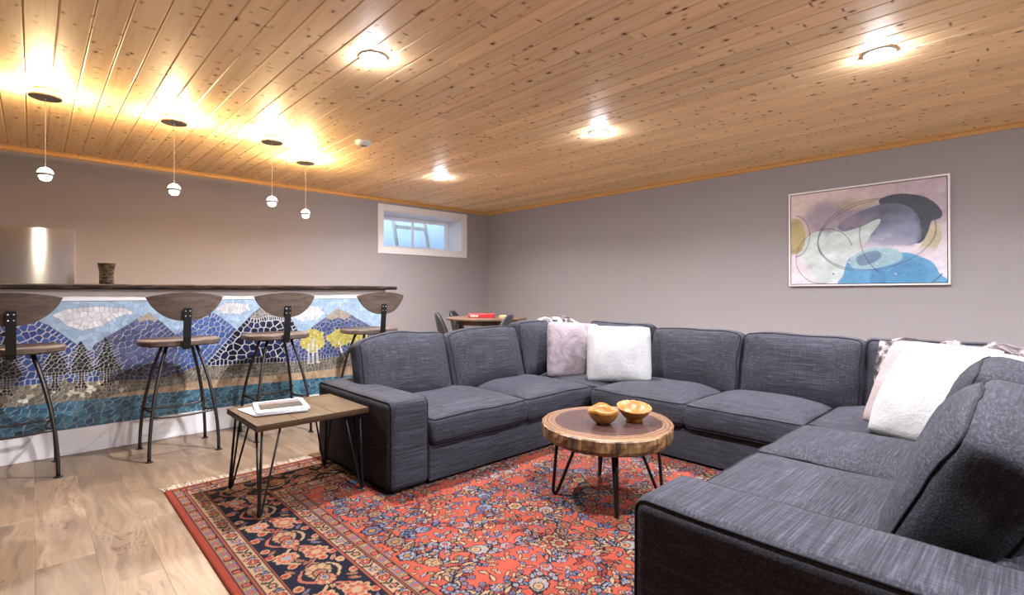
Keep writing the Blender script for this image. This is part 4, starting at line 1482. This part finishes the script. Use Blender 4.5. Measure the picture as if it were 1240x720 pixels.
# ---------------------------------------------------------------- hairpin side table with magazines
M['tabletop'] = mat_wood('brown_plank_top', [(0.3, '#392d20'), (0.55, '#493a28'), (0.75, '#554632')], (30, 2.2, 30), 0.6, 0.1, 0.12)
M['tableedge'] = mat_wood('oiled_edge', [(0.3, '#281b12'), (0.6, '#412a17'), (0.8, '#55381d')], (3, 3, 40), 0.45)
TX0, TX1, TY0, TY1, TH = .762, 1.334, 2.540, 3.040, .446
stab = thing('side_table', 'small plank-top side table on black hairpin legs beside the sofa arm', 'side table', ((TX0 + TX1) / 2, (TY0 + TY1) / 2, RZ))
hw, hd = (TX1 - TX0) / 2, (TY1 - TY0) / 2
z1 = TH - RZ; z0 = z1 - .030
third = 2 * hw / 3
for i in range(3):
    part('plank', box(-hw + i * third + .0008, -hw + (i + 1) * third - .0008, -hd + .0005, hd - .0005, z1 - .013, z1, .0015, 1), M['tabletop'], stab)
part('underframe', box(-hw, hw, -hd, hd, z0, z1 - .0125, .001, 1), M['tableedge'], stab)
for sx in (-1, 1):
    for sy in (-1, 1):
        foot = (sx * (hw - .012) if sx < 0 else (hw - .040), sy * (hd - .0 if sy < 0 else hd - .02), .006)
        tx, ty = sx * (hw - .035), sy * (hd - .035)
        tops = [(tx - sx * .085, ty, z0 - .001), (tx, ty, z0 - .001), (tx, ty - sy * .085, z0 - .001)]
        for gi, g in enumerate(hairpin(stab, tops, foot, .0052, z0)):
            lg = part('leg' if gi == 0 else 'leg_rod', g, M['black'], stab if gi == 0 else lg, smooth=True)

def mat_page(): return plain('magazine_paper', (.52, .52, .54), .6, var=.03)
M['page'] = mat_page()
def mat_cover():
    m = NT('cover_photograph')
    v = m.coord('Generated')
    sp_ = m.node('ShaderNodeSeparateXYZ'); m.set(sp_.inputs[0], v)
    y = m.math('ADD', sp_.outputs[1], m.math('MULTIPLY', m.math('SUBTRACT', m.noise(v, 5.0, 3), .5), .35))
    c = m.ramp(y, [(0.0, '#161516'), (0.40, '#222122'), (0.62, '#1b1b1c'), (0.70, '#6a5232'), (0.80, '#5d5560'), (1.0, '#454668')])
    return m.out(c, .5, Specular_IOR_Level=.2)
def magazine(loc, rz, w, h, t, label, photo=True):
    o = thing('magazine', label, 'magazine', loc, rz, 'magazines on the side table')
    part('pages', box(-w / 2 + .002, w / 2 - .003, -h / 2 + .003, h / 2 - .003, .0008, t - .0008), M['page'], o)
    c = part('cover', join(box(-w / 2, w / 2, -h / 2, h / 2, 0, .0008), box(-w / 2, w / 2, -h / 2, h / 2, t - .0008, t), box(-w / 2, -w / 2 + .001, -h / 2, h / 2, 0, t)), M['page'], o)
    if photo:
        part('cover_photo', box(-w / 2 + .022, w / 2 - .022, -h / 2 + .055, h / 2 - .022, t, t + .0003), M['cover'], c)
    return o
M['cover'] = mat_cover()
mz = TH + .0006
magazine((.935, 2.865, mz), .10, .27, .21, .004, 'thin white leaflet at the bottom of the magazine pile on the side table', False)
magazine((.965, 2.825, mz + .0046), -.27, .255, .275, .008, 'white magazine under the topmost one on the side table', False)
magazine((.970, 2.830, mz + .0132), -.22, .255, .275, .007, 'topmost white magazine with a dark landscape photograph on its cover')

# ---------------------------------------------------------------- abstract painting on the long wall
def paint_canvas(nu=260, nv=190):
    us = np.linspace(0, 1, nu); vs = np.linspace(0, 1, nv)           # u to the viewer's right, v downwards
    U, V = np.meshgrid(us, vs)
    def nz(sx, sy, seed, oct=3):
        out = np.zeros_like(U)
        r = np.random.RandomState(seed)
        for o in range(oct):
            k = 2 ** o
            for _ in range(5):
                a, b, p = r.uniform(-1, 1) * sx * k, r.uniform(-1, 1) * sy * k, r.uniform(0, 6.28)
                out += np.sin(U * a * 6.28 + V * b * 6.28 + p) / 5 / k
        return out
    n1, n2, n3 = nz(2, 2, 1), nz(3, 3, 2), nz(6, 6, 3)
    A = np.empty((nv, nu, 3)); 
    def L(c): return np.array(lin(c))
    def mixin(mask, c, strength=1.0):
        m = np.clip(mask, 0, 1)[..., None] * strength
        A[:] = A * (1 - m) + L(c) * m
    def soft(d, w=.02): return np.clip(.5 - d / w, 0, 1)
    def ellipse(cx, cy, rx, ry, wob=.05, rot=0.0):
        x, y = U - cx, (V - cy) * .75
        c, s = math.cos(rot), math.sin(rot)
        x, y = x * c + y * s, -x * s + y * c
        return np.sqrt((x / rx) ** 2 + (y / (ry * .75)) ** 2) - 1 + wob * n2
    def poly(P, w=.006):
        Q = []
        for i in range(len(P)):
            p0, p1, p2, p3 = [np.array(P[(i + k) % len(P)]) for k in (-1, 0, 1, 2)]
            for t_ in (0, .25, .5, .75):
                Q.append(tuple(.5 * (2 * p1 + (p2 - p0) * t_ + (2 * p0 - 5 * p1 + 4 * p2 - p3) * t_ ** 2 + (3 * p1 - p0 - 3 * p2 + p3) * t_ ** 3)))
        P = Q
        ins = np.zeros(U.shape, bool)
        X, Y = U + .008 * n3, V + .010 * n2
        j = len(P) - 1
        for i in range(len(P)):
            (xi, yi), (xj, yj) = P[i], P[j]
            cond = ((yi > Y) != (yj > Y)) & (X < (xj - xi) * (Y - yi) / (yj - yi + 1e-12) + xi)
            ins ^= cond; j = i
        return ins.astype(float)
    t = np.clip(U * 1.1 + .1 * n1, 0, 1)[..., None]
    A[:] = L('#cbb8b2') * (1 - t) + L('#a899a3') * t
    mixin(soft(-(V - .55) + .06 * n1, .25), '#cfc9d2', .9)
    mixin(soft(ellipse(.34, .30, .26, .20, .18), .5), '#847a88', .85)
    mixin(soft(ellipse(.46, .16, .14, .06, .2), .5), '#b2a583', .6)
    mixin(poly([(.08, .52), (.18, .42), (.28, .44), (.42, .33), (.58, .32), (.57, .45), (.50, .62), (.42, .72), (.37, .93), (.22, .97), (.12, .80), (.06, .62)]), '#b9c8c4', .92)
    mixin(soft(ellipse(.33, .42, .10, .07, .2), .4), '#8d8b98', .7)
    mixin(poly([(.61, .153), (.665, .119), (.753, .115), (.854, .155), (.943, .25), (.972, .34), (.962, .39), (.918, .41), (.911, .46), (.892, .53), (.862, .61), (.82, .60), (.70, .40), (.627, .215)]), '#343b47')
    mixin(poly([(.34, .40), (.42, .30), (.50, .25), (.60, .20), (.68, .195), (.76, .225), (.816, .29), (.848, .40), (.854, .59), (.76, .64), (.64, .62), (.54, .60), (.48, .52), (.40, .47)]), '#5c6178')
    mixin(soft(ellipse(.66, .33, .10, .09, .5), .9), '#4c4e60', .8)
    mixin(soft(ellipse(.72, .50, .10, .10, .5), .9), '#858a9f', .7)
    mixin(soft(ellipse(.62, .57, .12, .05, .5), .9), '#a7a4b4', .9)
    mixin(soft(ellipse(.80, .50, .04, .16, .4), .6), '#7d84a0', .7)
    mixin(soft(ellipse(.66, .60, .14, .06, .4), .8), '#a29fb0', .8)
    mixin(soft(ellipse(.70, .48, .13, .17, .1), .4), '#8088a0', .5)
    mixin(soft(ellipse(.44, .36, .12, .10, .6), .9), '#7f7685', .9)
    mixin(poly([(.28, .46), (.38, .45), (.48, .42), (.61, .345), (.585, .44), (.52, .58), (.46, .68), (.36, .66), (.27, .58)]), '#b9c8c4', .95)
    mixin(soft(np.abs(V - .60 - .10 * np.sin((U - .5) * 4)) - .02 + .03 * n2, .05) * (U > .48) * (U < .9), '#c7c1cd', .8)
    mixin(poly([(.955, .42), (.97, .55), (.93, .70), (.80, .76), (.86, .64), (.90, .50)]), '#b0a88c')
    mixin(soft(ellipse(.025, .46, .085, .20, .04), .05), '#a89a68')
    mixin(soft(ellipse(.74, .70, .20, .06, .2), .5), '#cbc4cf', .85)
    mixin(poly([(.37, 1.05), (.38, .895), (.411, .754), (.50, .68), (.627, .653), (.753, .695), (.854, .752), (.918, .805), (.956, .905), (.98, 1.05)]), '#5590b6')
    mixin(soft(ellipse(.80, .93, .12, .12, .5), .8), '#437fa8', .8)
    mixin(poly([(.42, .76), (.50, .66), (.62, .63), (.74, .68), (.73, .78), (.60, .84), (.46, .86)]), '#93b4bb', .9)
    mixin(poly([(.47, .72), (.60, .67), (.61, .75), (.49, .82)]), '#5f7895', .85)
    mixin(soft(ellipse(.60, .95, .05, .10, .1), .2), '#3a719c', .6)
    r = np.random.RandomState(4)
    for _ in range(22):
        a, b, q = r.uniform(.15, .95), r.uniform(.55, .95), r.uniform(.002, .008)
        mixin(soft(np.hypot(U - a, (V - b) * .75) - q, .006), r.choice(['#d7c8d0', '#3d4654', '#cfc3cc']), .8)
    for cx, cy, rx, ry, rot, a0, a1 in ((.57, .50, .37, .36, -.12, 0, 6.28), (.62, .52, .42, .37, -.10, 2.2, 5.2), (.24, .70, .20, .30, .3, 1.0, 5.8), (.03, .46, .11, .23, 0, -1.5, 1.6), (.60, .62, .10, .30, -.3, 2.2, 4.0), (.66, .93, .32, .18, -.15, .2, 2.9)):
        x, y = U - cx, (V - cy) * .75
        c, s = math.cos(rot), math.sin(rot)
        x, y = x * c + y * s, -x * s + y * c
        q = np.abs(np.sqrt((x / rx) ** 2 + (y / (ry * .75)) ** 2) - 1 + .02 * n1) * min(rx, ry * .75)
        th = np.mod(np.arctan2(y / ry, x / rx), 2 * PI)
        lo, hi = a0 % (2 * PI), a1 % (2 * PI)
        on = np.ones_like(U, bool) if a1 - a0 > 6 else ((th > lo) & (th < hi) if lo < hi else ((th > lo) | (th < hi)))
        mixin(soft(q - .0022, .003) * on, '#3a3c48', .85)
    n4 = nz(14, 14, 9)
    A *= (1 + .16 * n3 + .10 * n4)[..., None]
    return us, vs, A
def canvas_mesh(w, h):
    us, vs, A = paint_canvas()
    nu, nv = len(us), len(vs)
    Vt = [(0, w / 2 - u * w, h / 2 - v * h) for v in vs for u in us]
    Fc = [(j * nu + i, (j + 1) * nu + i, (j + 1) * nu + i + 1, j * nu + i + 1) for j in range(nv - 1) for i in range(nu - 1)]
    me = mesh_of('canvas', (Vt, Fc), M['paint'])
    ca = me.color_attributes.new('pigment', 'FLOAT_COLOR', 'POINT')
    cc = np.ones((nu * nv, 4), dtype=np.float32); cc[:, :3] = np.clip(A.reshape(-1, 3), 0, 1)
    ca.data.foreach_set('color', cc.ravel())
    return me
M['paint'] = mat_attr('acrylic_paint', 'pigment', 0.5, bump=(300.0, .15))
pw, ph = 1.335, 1.000
pic = thing('abstract_painting', 'framed abstract painting in blue, grey, mauve and yellow on the long wall', 'painting', (X1 - .002, 1.245, 1.633))
pic.rotation_euler = (-.0045, 0, 0)
M['frame'] = plain('pale_frame', (.72, .68, .66), .4)
ft, fd = .016, .042
for (a, b, c, d) in ((-pw / 2, pw / 2, ph / 2 - ft, ph / 2), (-pw / 2, pw / 2, -ph / 2, -ph / 2 + ft), (-pw / 2, -pw / 2 + ft, -ph / 2 + ft, ph / 2 - ft), (pw / 2 - ft, pw / 2, -ph / 2 + ft, ph / 2 - ft)):
    part('frame_bar', box(-fd, -.0, a, b, c, d, .0015, 1), M['frame'], pic)
part('shadow_gap', box(-.012, -.001, -pw / 2 + ft, pw / 2 - ft, -ph / 2 + ft, ph / 2 - ft), plain('dark_gap', (.05, .045, .045), .8), pic)
cw_, ch_ = pw - 2 * ft - .014, ph - 2 * ft - .014
cv = link('canvas', canvas_mesh(cw_, ch_), pic, (-.034, 0, 0))
part('stretcher', box(.0005, .0215, -cw_ / 2, cw_ / 2, -ch_ / 2, ch_ / 2), plain('raw_canvas', (.6, .56, .5), .9), cv)

# ---------------------------------------------------------------- dining corner
M['walnut'] = mat_wood('walnut', [(0.3, '#4a382d'), (0.55, '#5f4a3c'), (0.75, '#73604f')], (2, 30, 30), 0.4)
dt = thing('dining_table', 'round dark wood dining table in the corner behind the sofa', 'table', (4.255, 4.955, 0))
part('table_top', lathe([(.49, .712), (.515, .716), (.520, .726), (.518, .736), (.50, .740)], 48), M['walnut'], dt)
part('apron', lathe([(.40, .655), (.40, .712)], 40), M['walnut'], dt)
M['oak'] = mat_wood('light_oak', [(0.3, '#7c5b3a'), (0.6, '#96714a'), (0.8, '#a9855b')], (30, 30, 2), 0.45)
for k in range(4):
    a = k * PI / 2 + .77
    part('leg', tube([(.33 * math.cos(a), .33 * math.sin(a), .70), (.40 * math.cos(a), .40 * math.sin(a), 0)], [.028, .018], 10), M['oak'], dt, smooth=True)
M['redbox'] = plain('red_box', '#b3282a', .4, var=.2, scale=30)
M['gamebox'] = plain('game_box', '#c9a26a', .5)
gb = thing('board_game_box', 'red board game box lying on the dining table', 'box', (4.16, 4.945, .7405), -.78)
part('tray', box(-.155, .155, -.13, .13, 0, .034), plain('red_tray', '#8f1f22', .5), gb)
part('lid', box(-.158, .158, -.133, .133, .010, .046, .001, 1), M['redbox'], gb)
part('printed_strip', box(-.13, -.03, -.1345, -.1332, .016, .038), plain('pale_print', '#d8b9a8', .5, var=.5, scale=80), gb)
gb2 = thing('card_box', 'flat tan card box beside the red game box on the dining table', 'box', (4.40, 4.74, .7405), -.78)
part('tray', box(-.085, .085, -.09, .09, 0, .018), M['gamebox'], gb2)
part('lid', box(-.087, .087, -.092, .092, .008, .024, .001, 1), M['gamebox'], gb2)

def shell_geo():
    """moulded tub shell: u across, v from the front lip over the seat and up the back"""
    prof = [(.235, .415), (.21, .435), (.12, .440), (.0, .428), (-.10, .425), (-.165, .455), (-.20, .52), (-.222, .60), (-.238, .68), (-.250, .76), (-.253, .805)]
    wid = [.205, .225, .235, .24, .238, .232, .228, .222, .210, .185, .120]
    cup = [.004, .01, .03, .055, .075, .10, .11, .105, .085, .06, .03]
    n = 14
    V = []
    for s in (0, 1):
        for (y, z), w, c in zip(prof, wid, cup):
            i = prof.index((y, z))
            f = min(1, max(0, (i - 3) / 3))
            for k in range(n + 1):
                u = -1 + 2 * k / n
                e = abs(u) ** 2.4
                p = Vector((w * u * (1 - .06 * e), y + c * e * f, z + c * e * (1 - f)))
                if s: p += Vector((0, -.010 * f - .002, -.010 * (1 - f)))
                V.append(tuple(p))
    W = n + 1; m = len(prof); o = W * m
    Fc = []
    for j in range(m - 1):
        for k in range(n):
            a = j * W + k
            Fc.append((a, a + 1, a + W + 1, a + W)); Fc.append((o + a + W, o + a + W + 1, o + a + 1, o + a))
    for k in range(n):
        Fc.append((k + 1, k, o + k, o + k + 1)); a = (m - 1) * W + k; Fc.append((a, a + 1, o + a + 1, o + a))
    for j in range(m - 1):
        a = j * W; Fc.append((a, a + W, o + a + W, o + a)); a += n; Fc.append((a + W, a, o + a, o + a + W))
    return V, Fc
def make_chair():
    t = thing('dining_chair', 'chair', 'chair', (0, 0, 0), 0, 'black shell chairs around the dining table')
    part('shell', shell_geo(), M['plastic'], t, smooth=True)
    for sx in (-1, 1):
        for sy in (-1, 1):
            part('leg', tube([(sx * .10, sy * .09, .425), (sx * .12, sy * .11, .41), (sx * .20, sy * .19 - .01, .0065)], .0065, 8), M['black'], t, smooth=True)
    for sx in (-1, 1):
        part('wire_brace', tube([(sx * .175, .155, .13), (sx * .06, 0, .36), (sx * .175, -.175, .13)], .004, 6), M['black'], t, smooth=True)
    part('wire_brace', tube([(-.175, .155, .13), (0, .07, .36), (.175, .155, .13)], .004, 6), M['black'], t, smooth=True)
    return t
ch = make_chair()
def place(o, x, y, fx, fy, lab):
    o.location = (x, y, 0)
    o.rotation_euler = (0, 0, math.atan2(fy, fx) - PI / 2)
    o['label'] = lab
c2 = copy_tree(ch); c3 = copy_tree(ch)
place(ch, 3.87, 5.10, .80, -.60, 'black moulded shell dining chair turned side-on, nearest the bar')
place(c2, 4.39, 5.50, .65, -.76, 'black moulded shell dining chair behind the table, below the window')
place(c3, 3.885, 4.455, -.55, .83, 'black moulded shell dining chair between the round table and the sofa back')
